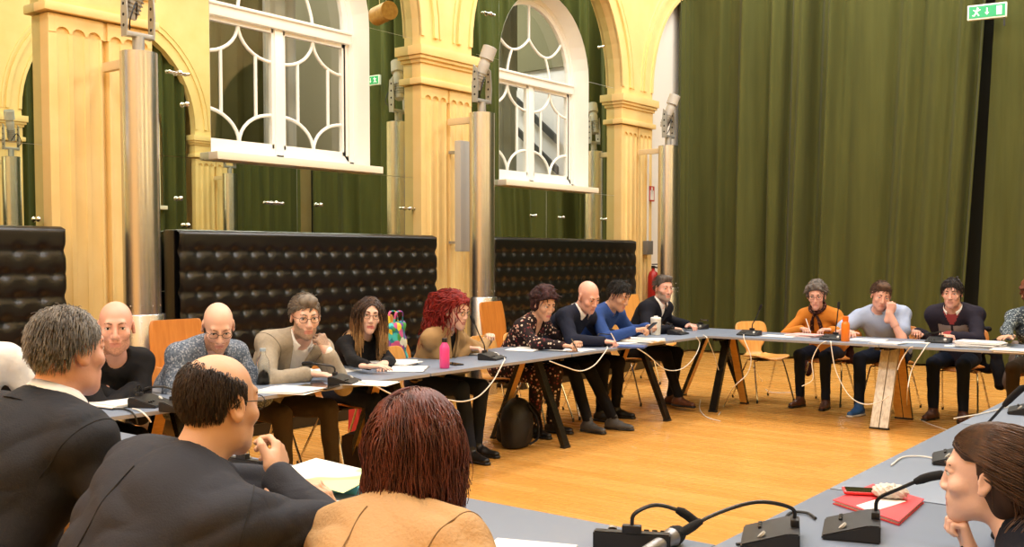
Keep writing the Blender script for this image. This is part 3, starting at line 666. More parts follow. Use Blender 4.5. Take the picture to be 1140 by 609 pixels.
# ------------------------------------------------------------------ people
def nz(v): v = np.array(v, float); return v/max(np.linalg.norm(v), 1e-9)
def rotz(a): c, s = math.cos(a), math.sin(a); return np.array([[c, -s, 0], [s, c, 0], [0, 0, 1.]])
def rotx(a): c, s = math.cos(a), math.sin(a); return np.array([[1, 0, 0], [0, c, -s], [0, s, c.real]])
def roty(a): c, s = math.cos(a), math.sin(a); return np.array([[c, 0, s], [0, 1, 0], [-s, 0, c]])
SKINS = {'fair': '#e6bca8', 'pink': '#e1ac99', 'tan': '#cda085', 'warm': '#d8ab8e'}
def skin_mat(k): return mat('skin_'+k, SKINS[k], .45, var=.06, vscale=14, bump=.06, bscale=160, spec=.35, sss=.12)
M_LIP = mat('lips', '#c48678', .4, sss=.1); M_EYEW = mat('eye_white', '#e6e0d8', .25); M_IRIS = mat('eye_iris', '#33261d', .2)
M_FRAME = mat('glasses_frame', '#1d1a1a', .3); M_FRAMEB = mat('glasses_frame_brown', '#5a3b2a', .3)
def hair_mat(k, c, c2=None, rough=.5):
    m = mat('hair_'+k, c, rough, spec=.35, col2=c2, vscale=35, stretch=(1, 1, .25)); return m
def hand_sdf(G, W, f, n, side, pose, s=1., wr=.026):
    """W wrist, f along the hand, n back of the hand, side +1 right / -1 left.  thumb leaves the palm's side"""
    f = nz(f); n = nz(n-f*np.dot(n, f)); lat = np.cross(f, n)*1.0          # right hand, palm down: thumb points to -lat
    th = -lat*side
    P = lambda a, b, c: W+(f*a+th*b+n*c)*s
    curl = {'flat': (8, 14, 10), 'relax': (22, 30, 20), 'fist': (68, 88, 55), 'pen': (42, 55, 30), 'grip': (35, 50, 40)}[pose]
    k = .006
    G.cone(P(-.06, 0, 0), P(.005, 0, 0), wr*1.08*s, wr*s, .01, flat=(n, .78))
    for off, r in ((.030, .0135), (.010, .0145), (-.010, .014), (-.028, .012)): G.cone(P(.005, off*.55, 0), P(.088-abs(off-.01)*.25, off, .002), .015*s, r*s*.92, .012)
    G.cone(P(.02, .028, -.008), P(.05, .034, -.006), .016*s, .013*s, .01)
    for i, (off, ln, r) in enumerate(((.031, .072, .0088), (.0105, .080, .0092), (-.0105, .075, .0088), (-.030, .060, .0078))):
        p = P(.088-abs(off-.01)*.25, off, .002); ang = 0; d = f; segs = (ln*.46, ln*.30, ln*.24); rr = r
        extra = i*6 if pose in ('pen', 'relax', 'grip') else 0
        sp = th*(off*1.6 if pose == 'flat' else off*.4)
        for j in range(3):
            ang += R_(curl[j]+(extra if j < 2 else 0)); d = nz(f*math.cos(ang)-n*math.sin(ang)+sp*math.cos(ang)); q = p+d*segs[j]*s
            G.cone(p, q, rr*s, rr*s*.93, .004); p = q; rr *= .92
    b = P(.03, .036, -.008)
    if pose == 'fist': q1 = P(.062, .046, -.022); q2 = P(.082, .022, -.042)
    elif pose in ('pen', 'grip'): q1 = P(.062, .058, -.022); q2 = P(.092, .046, -.036)
    else: q1 = P(.055, .066, -.010); q2 = P(.082, .076, -.014)
    G.cone(b, q1, .0125*s, .0105*s, .008); G.cone(q1, q2, .0102*s, .0085*s, .004)
def head_sdf(G, C, Rh, s, fem, jaw=1.):
    def T(x, y, z): return C+Rh@(np.array([x, y, z])*s)
    ax = lambda M=np.eye(3): (Rh@M).T
    E = lambda c, r, k=.02, M=np.eye(3), op='u': G.ell(T(*c), np.array(r)*s, ax(M), k*s, op)
    Cn = lambda a, b, ra, rb=None, k=.012, op='u': G.cone(T(*a), T(*b), ra*s, None if rb is None else rb*s, k*s, op)
    E((0, -.014, .036), (.0735, .094, .083))
    E((0, .022, -.03), (.060*jaw, .066, .078), .03)
    E((0, .045, -.075 if not fem else -.068), (.043*jaw, .043, .038 if not fem else .033), .03)
    jx, jy, jz, jr = (.030, .022, -.070, .016) if fem else (.036*jaw, .024, -.082, .018)
    for q in (-1, 1): Cn((q*jx, jy, jz), (0, .072, -.097), jr, .016, .03)
    E((0, .071, -.099), (.020, .018, .018), .02)
    Cn((-.033, .074, .033), (.033, .074, .033), .0125, None, .015)
    for q in (-1, 1):
        E((q*.040, .060, -.022), (.024, .024, .022), .02)
        G.ell(T(q*.034, .098, .010), np.array([.0205, .018, .0138])*s, ax(), .012*s, 's')
        Cn((q*.036, .074, -.006), (q*.02, .08, -.008), .005, .005, .012)
    Cn((0, .086, .020), (0, .108 if not fem else .1035, -.026), .0082, .0125 if not fem else .0098, .012)
    for q in (-1, 1): E((q*.0115, .097, -.031), (.009, .011, .008), .008)
    E((0, .083, -.062), (.026, .014, .022), .014)                 # muzzle
    Cn((-.019, .088, -.0595), (.019, .088, -.0595), .0048, None, .006); Cn((-.004, .092, -.0585), (.004, .092, -.0585), .0055, None, .006); Cn((-.016, .087, -.0705), (.016, .087, -.0705), .0058, None, .006)
    Cn((-.022, .0955, -.065), (.022, .0955, -.065), .0022, None, .003, 's')
    for q in (-1, 1):                                            # lids and ears
        Cn((q*.021, .0785, .0165), (q*.031, .0855, .0195), .0052, None, .006); Cn((q*.031, .0855, .0195), (q*.044, .0745, .0145), .0052, None, .006)
        Cn((q*.022, .079, .002), (q*.042, .076, .003), .0045, None, .006)
        M = rotz(q*R_(-22))@rotx(R_(8)); ef = .86 if fem else 1.; E((q*.078, -.012, -.002), (.0085, .021*ef, .033*ef), .008, M); E((q*.086, -.010, .0), (.006, .012, .02), .006, M, 's'); E((q*.079, -.004, -.028), (.007, .011, .011), .006, M)
    return T
def head_parts(root, T, Rh, s, spec, C):
    m = MB()
    look = spec.get('gaze', 0)
    for q in (-1, 1):
        e = MB(); c = T(q*.0325, .0735, .0108); e.sphere(c, .0135*s, 14); e.m = 1
        d = Rh@nz((0.0, 1, -.12+look)); e.sphere(c+d*.0060*s, .0083*s, 12); e.build('eye', [M_EYEW, M_IRIS], root)
    hb = spec.get('brow', spec['hair'].get('color', '#3a2c22'))
    b = MB()
    for q in (-1, 1): MB().tube([T(q*.019, .0825, .0125), T(q*.025, .0885, .0155), T(q*.033, .0895, .0160), T(q*.041, .0825, .0140), T(q*.047, .0745, .0105)], [.0007*s, .0012*s, .0013*s, .0013*s, .0008*s], 5).build('eyelashes', mat('lashes', '#1d1512', .7), root)
    for q in (-1, 1): b.tube([T(q*.014, .0905, .031), T(q*.028, .0885, .0365), T(q*.047, .0735, .031)], [.0042*s, .0046*s, .002*s], 6, flat=.8)
    b.build('eyebrows', mat('brow_'+hb[1:], hb, .7), root)
    if spec.get('glasses'):
        gm = M_FRAMEB if spec['glasses'] == 'brown' else M_FRAME; g = MB()
        for q in (-1, 1):
            ring = [T(q*.033+.023*math.cos(a), .0965-.10*abs(q*.033+.023*math.cos(a))*.35, .006+.0175*math.sin(a)) for a in np.linspace(0, 2*PI, 17)]
            g.tube(ring, .0015*s, 6, cap=False); g.tube([T(q*.056, .086, .012), T(q*.078, .06, .014), T(q*.082, -.008, .012), T(q*.080, -.03, -.004)], .0014*s, 6)
        g.tube([T(-.011, .097, .010), T(0, .1005, .014), T(.011, .097, .010)], .0015*s, 6); g.build('glasses', gm, root)
def ik(S, Wt, l1, l2, hint):
    v = Wt-S; D = np.linalg.norm(v); Dm = (l1+l2)*.985
    if D > Dm: Wt = S+v/D*Dm; D = Dm; v = Wt-S
    u = v/D; a = (l1*l1-l2*l2+D*D)/(2*D); h = math.sqrt(max(l1*l1-a*a, 0)); p = np.array(hint, float); p = p-u*(p@u); return S+u*a+nz(p)*h, Wt
def strands(n, roots, nrm, v0, length, coll, grav=9., step=.012, curl=0., stiff=.85, jit=.25, rng=None, comb=None, ncomb=0):
    """combed hair: (k, n, 3) points kept outside the collision ellipsoids"""
    rng = rng or RNG; p = roots.copy(); v = v0.copy(); out = [p.copy()]; ph = rng.uniform(0, 6, (n, 3)); k = int(max(length)/step)
    for i in range(k):
        v = v*stiff + (1-stiff)*np.array([0, 0, -1.])*grav*.2 + rng.normal(size=v.shape)*jit*.06
        if comb is not None and i < ncomb: v = v+comb
        v /= np.linalg.norm(v, axis=1)[:, None]+1e-9
        st = (i*step < length)[:, None]*step
        p = p+v*st+(np.sin(i*.55+ph)*curl*st if curl else 0)
        for (c, M, r) in coll:
            q = (p-c)@M.T/r; d = np.linalg.norm(q, axis=1); ins = d < 1
            if ins.any(): q[ins] /= d[ins][:, None]+1e-9; p[ins] = (q[ins]*r)@M+c
        out.append(p.copy())
    return np.array(out)
def strand_mesh(name, P, rad, mats, parent, taper=.35):
    k, n, _ = P.shape; t = np.gradient(P, axis=0); t /= np.linalg.norm(t, axis=2)[..., None]+1e-9
    a = np.cross(t, np.array([.31, .2, .93])); a /= np.linalg.norm(a, axis=2)[..., None]+1e-9; b = np.cross(t, a)
    r = (rad*(1-(1-taper)*np.linspace(0, 1, k)**2))[:, None, None]
    vs = np.stack([P+(a*math.cos(x)+b*math.sin(x))*r for x in (0, 2.09, 4.19)], 2)            # k,n,3,3
    idx = np.arange(k*n*3).reshape(k, n, 3); F = []
    for j in range(3):
        j2 = (j+1) % 3; F.append(np.stack([idx[:-1, :, j], idx[:-1, :, j2], idx[1:, :, j2], idx[1:, :, j]], -1).reshape(-1, 4))
    return np_mesh(name, vs.reshape(-1, 3), np.concatenate(F), mats, parent)
def build_hair(root, T, Rh, C, s, H, near, coll, seed):
    st = H['style']
    if st == 'none': return
    rng = np.random.default_rng(seed); m = hair_mat(H['name'], H['color'], H.get('col2'), .8); cc = np.array([0, -.014, .036])
    inv = Rh.T
    def hl(X, Y, Z):
        x, y, z = X-C[0], Y-C[1], Z-C[2]; return [(inv[i][0]*x+inv[i][1]*y+inv[i][2]*z)/s for i in range(3)]
    th = H.get('thick', .012); h = (.0045 if near else .007)*s
    G = Grid(C-np.array([.19, .19, .30])*s, C+np.array([.19, .19, .19])*s, h)
    E = lambda c, r, k=.02, op='u': G.ell(T(*c), np.array(r)*s, Rh.T, k*s, op)
    if st in ('short', 'bald'):
        E((0, -.016, .036), (.0735+th*.8, .094+th, .083+th*(1.15 if st == 'short' else .6)))
        if H.get('quiff'): E((0, .045, .105), (.055, .045, .03), .03)
        hair_z = H.get('hairline', .068)
        def f(X, Y, Z):
            x, y, z = hl(X, Y, Z)
            face = (y-.012)*.75-(z-.01)*.42+.002                     # keep above the hairline plane
            side = np.maximum(-z-.02+(-y)*.9*0, y-.022)              # sideburn limit
            low = -.062-z
            front = np.where(z > .03, y-.072-(z-hair_z)*1.1, np.where(z > .014, y-.020, y+.030))
            q = np.maximum(low+np.clip(y+.03, 0, 1)*1.2, front)+.0028*np.sin(x*170+y*60)+.002*np.sin(x*90-z*240)
            return q*s
        G.cut(f)
        if st == 'bald':
            G.cut(lambda X, Y, Z: (lambda x, y, z: np.maximum(z-.088+np.clip(y+.08, 0, .12)*.42+.006*np.sin(x*90)+.004*np.sin(x*210+y*150), np.where(z > .014, y-.016+.003*np.sin(z*160), y+.030))*s)(*hl(X, Y, Z)))
        if not H.get('flat'): G.disp(wrinkle(.0025 if near else .0045, 90, seed))
        if th > .015: G.disp(wrinkle(.004, 55, seed+1))
    elif st == 'curly':
        E((0, -.02, .045), (.082+th, .104+th, .094+th)); E((0, -.05, -.03), (.075+th, .055+th, .06+th), .03)
        for k in range(H.get('lumps', 60)):
            d = nz(rng.normal(size=3)); d[1] -= .3; d = nz(d); p = cc+d*np.array([.083+th, .105+th, .095+th])
            if p[2] > -.07: E(tuple(p), (.02, .02, .02), .008)
        G.cut(lambda X, Y, Z: (lambda x, y, z: np.where(z > .04, y-.078-(z-.075)*1.3, y-.02)*s)(*hl(X, Y, Z)))
        G.disp(wrinkle(.005, 70, seed))
    elif st in ('long', 'bob'):
        E((0, -.018, .042), (.0735+th, .094+th, .083+th)); E((0, -.05, -.03), (.068+th, .05+th, .09), .03)
        G.cut(lambda X, Y, Z: (lambda x, y, z: np.where(z > .045, y-.074-(z-.08)*1.2, y-.006)*s)(*hl(X, Y, Z)))
    v, F = G.mesh(1)
    ho = np_mesh('hair', v, F, m, root)
    ns = H.get('n', 0)
    if ns:
        d = rng.normal(size=(ns*6, 3)); d /= np.linalg.norm(d, axis=1)[:, None]; p = cc+d*np.array([.0735, .094, .083])*(1+th*5)
        x, y, z = p[:, 0], p[:, 1], p[:, 2]
        if st == 'bald': ok = (z < .094-np.clip(y+.08, 0, .12)*.42+rng.normal(size=len(z))*.006) & ((z > .014) | (y < -.032)) & (z > -.055+np.clip(y+.03, 0, 1)*1.2) & (y < H.get('fringe', .02))
        elif st == 'short': ok = (z > -.055+np.clip(y+.03, 0, 1)*1.2) & np.where(z > .03, y < .072+(z-H.get('hairline', .068))*1.1, np.where(z > .014, y < .018, y < -.032))
        else: ok = (z > .0) & np.where(z > .045, y < .074+(z-.08)*1.2-H.get('recede', 0.), y < .0)
        p = p[ok][:ns]; d = d[ok][:ns]; n = len(p)
        side = np.sign(p[:, :1]+rng.normal(size=(n, 1))*.006+H.get('part', 0.))
        if H.get('back'): v0 = d*.35+np.array([0, -.9, -.2])*(p[:, 2:3] > -.0)+side*np.array([.15, 0, 0])+np.array([0, -.3, -.6])*(p[:, 2:3] <= .03)
        elif st in ('long', 'bob', 'curly'): v0 = d*.12+np.concatenate([side*.9, -.3+0*side, -.25+0*side], 1)*(p[:, 2:3] > .05)+np.array([0, -.25, -.6])*(p[:, 2:3] <= .05)
        else:
            v0 = d*H.get('lift', .45)+np.stack([d[:, 0]*.2+H.get('sweep', .25), -.1-.5*d[:, 2]*0+H.get('fwd', -.35)*np.ones(n), -.75*np.ones(n)*(1-np.clip(d[:, 2], 0, 1))], 1)
        v0 = v0+rng.normal(size=v0.shape)*.15; v0 /= np.linalg.norm(v0, axis=1)[:, None]
        L = rng.uniform(*H['len'], size=n)
        gr = 1+.0; cz = {'long': ((0, -.018, .042), 0.), 'bob': ((0, -.018, .042), 0.), 'curly': ((0, -.02, .045), .009)}.get(st, ((0, -.016, .036), 0.)); c0 = (C+Rh@(np.array(cz[0])*s), Rh.T, (np.array([.0735, .094, .083])+th*1.0+cz[1]+.0015)*s)
        guard = (C+Rh@(np.array([0, .062, -.035])*s), Rh.T, np.array([.060, .075, .115])*s)
        cols = [c0]+(coll[1:3] if st == 'bob' else coll[1:])+[guard] if st in ('long', 'bob', 'curly') else [c0, coll[1]]
        comb = Rh@np.array(H['comb']) if 'comb' in H else None
        P = strands(n, C+(p*s)@Rh.T, None, v0@Rh.T, L, cols, curl=H.get('curl', 0.), stiff=H.get('stiff', .85), step=(.010 if near else .018) if st in ('long', 'bob', 'curly') else .006, jit=H.get('jit', .25), rng=rng, comb=comb, ncomb=H.get('ncomb', 8))
        so = strand_mesh('hair_locks', P, H.get('rad', .003), hair_mat(H['name']+'_locks', H.get('lock', H['color']), H.get('lock2', H.get('col2')), H.get('rough', .45)), ho)
        if H.get('tips'):
            so.data.materials.append(hair_mat(H['name']+'_mid', H['tips'][0])); so.data.materials.append(hair_mat(H['name']+'_tips', H['tips'][1]))
            kk = P.shape[0]-1; z = np.tile(np.repeat((P[:-1]+P[1:])[:, :, 2]/2, 1, axis=1).reshape(-1), 3); rr = (C[2]-z)/s+np.tile(rng.normal(size=n)*.02, kk*3); mi = (rr > .03).astype(np.int32)+(rr > .11)
            so.data.polygons.foreach_set('material_index', mi.astype(np.int32))
TORSO = {}
def person(name_label, px, py, plane, hip, rz, spec, near=False, group=None):
    """px,py: head centre in the photo; plane: ('x'|'y', value) the head lies on; hip: fixed coordinate of the hips across the row"""
    hw = at_x(px, py, plane[1]) if plane[0] == 'x' else at_y(px, py, plane[1])
    along = spec.get('slide', 0.)
    root_xy = (hip, hw.y+along) if plane[0] == 'x' else (hw.x+along, hip)
    root = thing('person', name_label, 'person', (root_xy[0], root_xy[1], 0), rz, group)
    Ri = rotz(-rz); O = np.array([root_xy[0], root_xy[1], 0.]); toL = lambda w: Ri@(np.array(w, float)-O)
    s = spec.get('s', 1.); hs = spec.get('hs', s); fem = spec.get('fem', False); seed = abs(int(spec.get('seed', px)))+1
    C = toL(hw); yaw, pitch, roll = [R_(a) for a in spec.get('head', (0, 12, 0))]; Rh = rotz(yaw)@rotx(-pitch)@roty(roll)
    Hc = np.array([spec.get('hipx', 0.), 0.0, .545])
    P = C+Rh@(np.array([0, -.022, -.085])*hs); tow = nz(Hc+np.array([0, 0, .25])-P)
    N = P+np.array([0, -.028, -.048])*s+tow*.012
    L = np.linalg.norm(N-Hc); up = (N-Hc)/L; lat = np.array([1., 0, 0]); lat = nz(lat-up*(lat@up)); tw = R_(spec.get('twist', 0)); fwd = np.cross(up, lat); lat = lat*math.cos(tw)+fwd*math.sin(tw); fwd = np.cross(up, lat)
    if spec.get('debug', True): print('PERSON %-34s torso %.2f (want %.2f) neck %s' % (name_label[:34], L, .50*s, np.round(N, 2)))
    sw = (.155 if fem else .18)*s*spec.get('broad', 1.); sh = [N-up*(.068 if fem else .055)*s+lat*q*sw-up*.012+fwd*spec.get('hunch', .015) for q in (1, -1)]      # right, left
    B = spec.get('bulk', 1.)
    Mt = np.array([lat, fwd, up])
    bend = fwd*-.03*s                       # the back curves outward
    def torso(G, g, low=True, k=.05):
        w = B
        if fem:
            G.ell(Hc+up*.04, (.165*w+g, .12*w+g, .12+g), Mt, k); G.ell(Hc+up*.38*L+bend*.6, (.125*w*s+g, .095*w+g, .19*s+g), Mt, k); G.ell(Hc+up*.70*L+bend*.5, (.142*s*w+g, .10*s+g, .16*s+g), Mt, k)
            for q in (-1, 1): G.ell(Hc+up*.64*L+fwd*.075*s+lat*q*.068*s, (.052+g, .040+g, .055+g), Mt, .05)
        else:
            G.ell(Hc+up*.04, (.165*w+g, .125*w+g, .12+g), Mt, k); G.ell(Hc+up*.38*L+bend*.6, (.148*w*s+g, .11*w+g, .19*s+g), Mt, k); G.ell(Hc+up*.70*L+bend*.5, (.168*s*w+g, .118*s*w**.5+g, .17*s+g), Mt, k)
        G.cone(sh[0]-fwd*.01, sh[1]-fwd*.01, (.052 if fem else .06)*s+g, None, .05)
        for q in (0, 1): G.cone(N-up*.015*s-fwd*.012, sh[q], (.045 if fem else .052)*s+g*.6, .05*s+g, .04)
    # arms
    wr = {}; el = {}
    for q, key in ((0, 'R'), (1, 'L')):
        sg = 1 if q == 0 else -1; h = spec.get(key, {}); tgt = h.get('at')
        if tgt is None: w = np.array([sg*.13, .40, .785])
        elif h.get('loc'): w = np.array(tgt, float)
        else: w = toL(tgt)
        e, w = ik(sh[q], w, .285*s, .255*s, h.get('elbow', (sg*.8, -.25, -.75)))
        if e[2] < h.get('emin', .0): e[2] = h['emin']
        el[key], wr[key] = e, w
    def arm(G, key, q, g, t1=1., k=.03, skin=False):
        a0 = (.039 if fem else .05)*s*B**.5; a1 = (.036 if fem else .042)*s; a2 = (.024 if fem else .029)*s
        G.cone(sh[q], el[key], a0+g, a1+g, k); e, w = el[key], wr[key]
        if t1 > 0: G.cone(e, e+(w-e)*t1, a1*1.02+g, a2+(a1-a2)*(1-t1)+g, .012 if not skin else k)
    # legs
    legs = spec.get('legs', {}); K = {}; A = {}
    for q, sg in ((0, 1), (1, -1)):
        lg = legs.get('RL'[q], {}); K[q] = np.array(lg.get('knee', (sg*.13, .43, .515))); A[q] = np.array(lg.get('ankle', (sg*.13, .40, .09)))
    hipj = [Hc+np.array([sg*.09, .0, -.01]) for sg in (1, -1)]
    skin = skin_mat(spec.get('skin', 'fair'))
    # ---- body: head, neck, trunk, arms, legs and hands in one mesh
    hh = (.0042 if near else .0062)
    Gh = Grid(C-np.array([.14, .15, .25])*hs, C+np.array([.14, .15, .15])*hs, hh)
    T = head_sdf(Gh, C, Rh, hs, fem, spec.get('jaw', 1. if not fem else .9))
    nr = (.047 if fem else .056)*s*spec.get('neck', 1.)
    Gh.cone(N-up*.05, P+Rh@np.array([0, .004, .02]), nr*1.08, nr, .03)
    for q in (0, 1): Gh.cone(N-up*.015*s-fwd*.012, sh[q], .045*s, .048*s, .04)
    parts = [Gh.mesh(1)]
    Gb = Grid(np.minimum.reduce([Hc-.3, *[K[i]-.12 for i in K], *[A[i]-.12 for i in A], *[el[x]-.1 for x in el], *[wr[x]-.08 for x in wr]]), np.maximum.reduce([N+.02, Hc+.3, *[s_+.1 for s_ in sh], *[K[i]+.12 for i in K], *[el[x]+.1 for x in el], *[wr[x]+.08 for x in wr]]), .014)
    torso(Gb, -.008)
    short = spec.get('sleeve', 'long') == 'short'
    for q, key in ((0, 'R'), (1, 'L')): arm(Gb, key, q, -.004, skin=True)
    for q in (0, 1): Gb.cone(hipj[q], K[q], .072*s, .05*s, .04); Gb.cone(K[q], A[q], .05*s, .036*s, .03)
    parts.append(Gb.mesh(1))
    for q, key in ((0, 'R'), (1, 'L')):
        h = spec.get(key, {})
        if h.get('hide'): continue
        e, w = el[key], wr[key]; fdir = h.get('f'); fdir = nz(w-e) if fdir is None else (Ri@nz(fdir) if not h.get('floc') else nz(fdir))
        if h.get('f') is None and h.get('rest', True): fdir = nz(fdir*np.array([1, 1, .0])+np.array([0, 0, -.10]))
        nn = np.array(h.get('n', (0, 0, 1.)), float); nn = Ri@nn if not h.get('nloc', True) else nn
        g = Grid(w-.24, w+.24, .0034 if near else .0042); hand_sdf(g, w, fdir, nn, 1 if q == 0 else -1, h.get('pose', 'relax'), s*(.92 if fem else 1.)*1.02, (.024 if fem else .029))
        if short: g.cone(e+(w-e)*.55, w, .036*s, .029*s, .01)
        parts.append(g.mesh(1))
    off = 0; vs = []; fs = []
    for v, f in parts: vs.append(v); fs.append(f+off); off += len(v)
    vs = np.concatenate(vs); fs = np.concatenate(fs)
    cen = vs[fs].mean(1); loc = ((cen-C)@Rh)/hs; mi = np.zeros(len(fs), int)
    mi[(np.abs(loc[:, 0]) < .0235) & (loc[:, 2] < -.0545) & (loc[:, 2] > -.0765) & (loc[:, 1] > .0845) & (loc[:, 2] < -.0545-np.abs(loc[:, 0])*.12)] = 1
    mats = [skin, mat('lips_red', '#bb6a66', .4) if spec.get('lips') else M_LIP]
    if spec.get('beard'):
        mats.append(mat('stubble_'+spec['beard'][1:], spec['beard'], .7, var=.3, vscale=120))
        x, y, z = np.abs(loc[:, 0]), loc[:, 1], loc[:, 2]
        edge = .006*np.sin(z*170+x*60)+.004*np.sin(y*230)
        x = x+edge; z = z+edge*.7; y = y+edge
        bd = (z < -.022-.0*y) & (z > -.135) & (y > .004) & ((z < -.048) | (x > .052)) & ~((x < .022) & (z < -.052) & (z > -.078) & (y > .084)) & (y-.0 > (z+.12)*-.4)
        mi[bd & (mi == 0)] = 2
    np_mesh('body', vs, fs, mats, root, midx=mi)
    head_parts(root, T, Rh, hs, spec, C)
    Mh = Rh.T; coll = [(C+Rh@(np.array([0, -.014, .036])*hs), Mh, np.array([.0785, .099, .088])*hs), (C+Rh@(np.array([0, .018, -.035])*hs), Mh, np.array([.066, .072, .088])*hs),
        ((N+P)/2, np.eye(3), np.array([.06, .066, .12])*s), (Hc+up*.70*L+bend*.5, Mt, np.array([.175, .125, .18])*s*(.9 if fem else 1)+.02), ((sh[0]+sh[1])/2, Mt, np.array([sw+.055, .085, .075])*1.), (Hc+up*.40*L, Mt, np.array([.16, .13, .2])+.015)]
    build_hair(root, T, Rh, C, hs, spec['hair'], near, coll, seed)
    # ---- clothing
    def garment(name, m, g, sleeves=1., wr_amp=.0045, h=None, vcut=None, hem=None, seedo=0, extra=None, regions=None, kneck=0., mats2=None):
        h = h or (.0062 if near else .0105)
        lo = np.minimum.reduce([Hc-np.array([.3, .25, .14]), *[el[x]-.11 for x in el], *[wr[x]-.06 for x in wr]]); hi = np.maximum.reduce([N+.10, Hc+.28, *[s_+.13 for s_ in sh], *[el[x]+.11 for x in el], *[wr[x]+.06 for x in wr]])
        G = Grid(lo, hi, h); torso(G, g)
        for q, key in ((0, 'R'), (1, 'L')):
            if sleeves > 0: arm(G, key, q, g*.9, sleeves)
            else: G.cone(sh[q], sh[q]+(el[key]-sh[q])*-sleeves, (.05 if not fem else .043)*s*B**.5+g, (.05 if not fem else .042)*s*B**.5+g+.004, .03)
        if extra: extra(G)
        G.cut(lambda X, Y, Z: (hem if hem is not None else .47)-Z)
        # neck hole
        nk = N+up*.03*s+fwd*.01
        G.cone(N-up*(.01+kneck)*s+fwd*.012, N+up*.14+fwd*.05, nr*1.12, nr*1.5, .01, 's')
        if vcut:
            w0, dep = vcut
            def f(X, Y, Z):
                x, y, z = X-N[0], Y-N[1], Z-N[2]; a = x*lat[0]+y*lat[1]+z*lat[2]; b = x*fwd[0]+y*fwd[1]+z*fwd[2]; c = x*up[0]+y*up[1]+z*up[2]
                ww = w0*np.clip((c+dep)/dep, -.2, 1.0); return -np.maximum(np.maximum(np.abs(a)-ww, .012-b), b-.17)
            G.cut(f)
        if wr_amp: G.disp(wrinkle(wr_amp*spec.get('creases', 1.), 24, seed+seedo))
        v, F = G.mesh(1); mi = None; mm = [m]+(mats2 or [])
        if regions:
            c = v[F].mean(1)-N; mi = regions(c@lat, c@fwd, c@up)
        garment.v = v; return np_mesh(name, v, F, mm, root, midx=mi)
    top = spec['top']
    if 'shirt' in spec: garment('shirt', spec['shirt'], .006, .97 if not short else -.4, .0015, seedo=5)
    to = garment(top['name'], top['mat'], top.get('g', .014), top.get('sl', .93) if not short else -.62, top.get('wr', .0045), vcut=top.get('v'), hem=top.get('hem'), regions=top.get('regions'), mats2=top.get('mats2'), kneck=top.get('kneck', 0.))
    if spec.get('seams'):
        v = garment.v; sm_ = mat('seam_'+top['mat'].name, tuple(x*.45 for x in top['mat'].node_tree.nodes['Principled BSDF'].inputs['Base Color'].default_value[:3])+(1,), .9); q = v-N; a_, b_, c_ = q@lat, q@fwd, q@up; line = []
        for ci in np.linspace(-.035, -.42, 30):
            k = (np.abs(a_) < .014) & (np.abs(c_-ci) < .012) & (b_ < 0)
            if k.any(): p_ = v[k]; j = np.argmin(b_[k]); w_ = p_[j]; line.append(Vector(w_-lat*((w_-N)@lat)-fwd*.0003))
        if len(line) > 4: MB().tube(curve_pts(line[::2], 3), .0016*(1 if near else 1.6), 5).build('back_seam', sm_, to)
        for kq, key in ((0, 'R'), (1, 'L')):
            d_ = nz(el[key]-sh[kq]); d_ = nz(d_*.55+lat*(1 if kq == 0 else -1)*.45); p0 = sh[kq]+d_*.018; e1 = nz(np.cross(d_, fwd)); e2 = np.cross(d_, e1); q = v-p0; dd = q@d_; rr = np.linalg.norm(q-dd[:, None]*d_, axis=1); an = np.arctan2(q@e2, q@e1); ring = []
            for t in np.linspace(-PI, PI, 25)[:-1]:
                k = (np.abs(dd) < .014) & (np.abs((an-t+PI) % (2*PI)-PI) < .16) & (rr < .17)
                if k.any(): ring.append((t, np.median(rr[k])))
            if len(ring) > 8:
                P_ = [Vector(p0+(e1*math.cos(t)+e2*math.sin(t))*(r+.0005)) for t, r in ring]; gaps = [0]+[i for i in range(1, len(ring)) if ring[i][0]-ring[i-1][0] > .4]+[len(ring)]
                for g0, g1 in zip(gaps[:-1], gaps[1:]):
                    if g1-g0 > 4: MB().tube(curve_pts(P_[g0:g1], 3), .0016*(1 if near else 1.5), 5).build('armhole_seam', sm_, to)
    for cl in ([spec['collar']] if 'collar' in spec else [])+([spec['collar2']] if 'collar2' in spec else []):
        cm, ch = cl[:2]; vs = []; nn = 22; ra = nr+.012+(cl[2] if len(cl) > 2 else 0)
        for j, (zz, rr) in enumerate(((-.012, .016), (ch*.6, .006), (ch, .004), (ch*.6, .012), (-.012, .026))):
            for k in range(nn):
                a = R_(28+304*k/(nn-1)); drop = .018*(1-abs(k/(nn-1)-.5)*-0) ; fr = max(0, math.cos(a)); r_ = ra+rr
                vs.append(N+lat*math.sin(a)*r_*1.03+fwd*(math.cos(a)*r_*1.02+.010+.012*zz/ch)+up*(zz+.006-.028*fr*s)+ (P-N)*0)
        F = np.array([(j*nn+k, j*nn+k+1, (j+1)*nn+k+1, (j+1)*nn+k) for j in range(4) for k in range(nn-1)]); np_mesh('collar', np.array(vs), F, cm, root)
    if 'lapel' in spec:
        for q in (-1, 1):
            vs = []; w0, dep = top['v']
            for k in range(9):
                t = k/8; c = -dep*t; ww = w0*(1-t); d_out = (.085 if not fem else .07)*s+.028-.01*t
                base = N+up*c
                for wd in (0, .5, 1):
                    o = (.050*(1-t*.75)*(1 if t > .12 else t/.12*.8+.2))*wd; a = q*(ww+o)
                    yy = (.052+.078*min(1, t*1.5))*s - (abs(a)**2)*2.2 + .030 + (.006 if wd < 1 else 0)
                    vs.append(base+lat*a+fwd*yy)
            F = np.array([(k*3+j, k*3+j+1, (k+1)*3+j+1, (k+1)*3+j) for k in range(8) for j in range(2)]); np_mesh('lapel', np.array(vs), F, spec['lapel'], root)
    # trousers and shoes
    tr = spec.get('trousers')
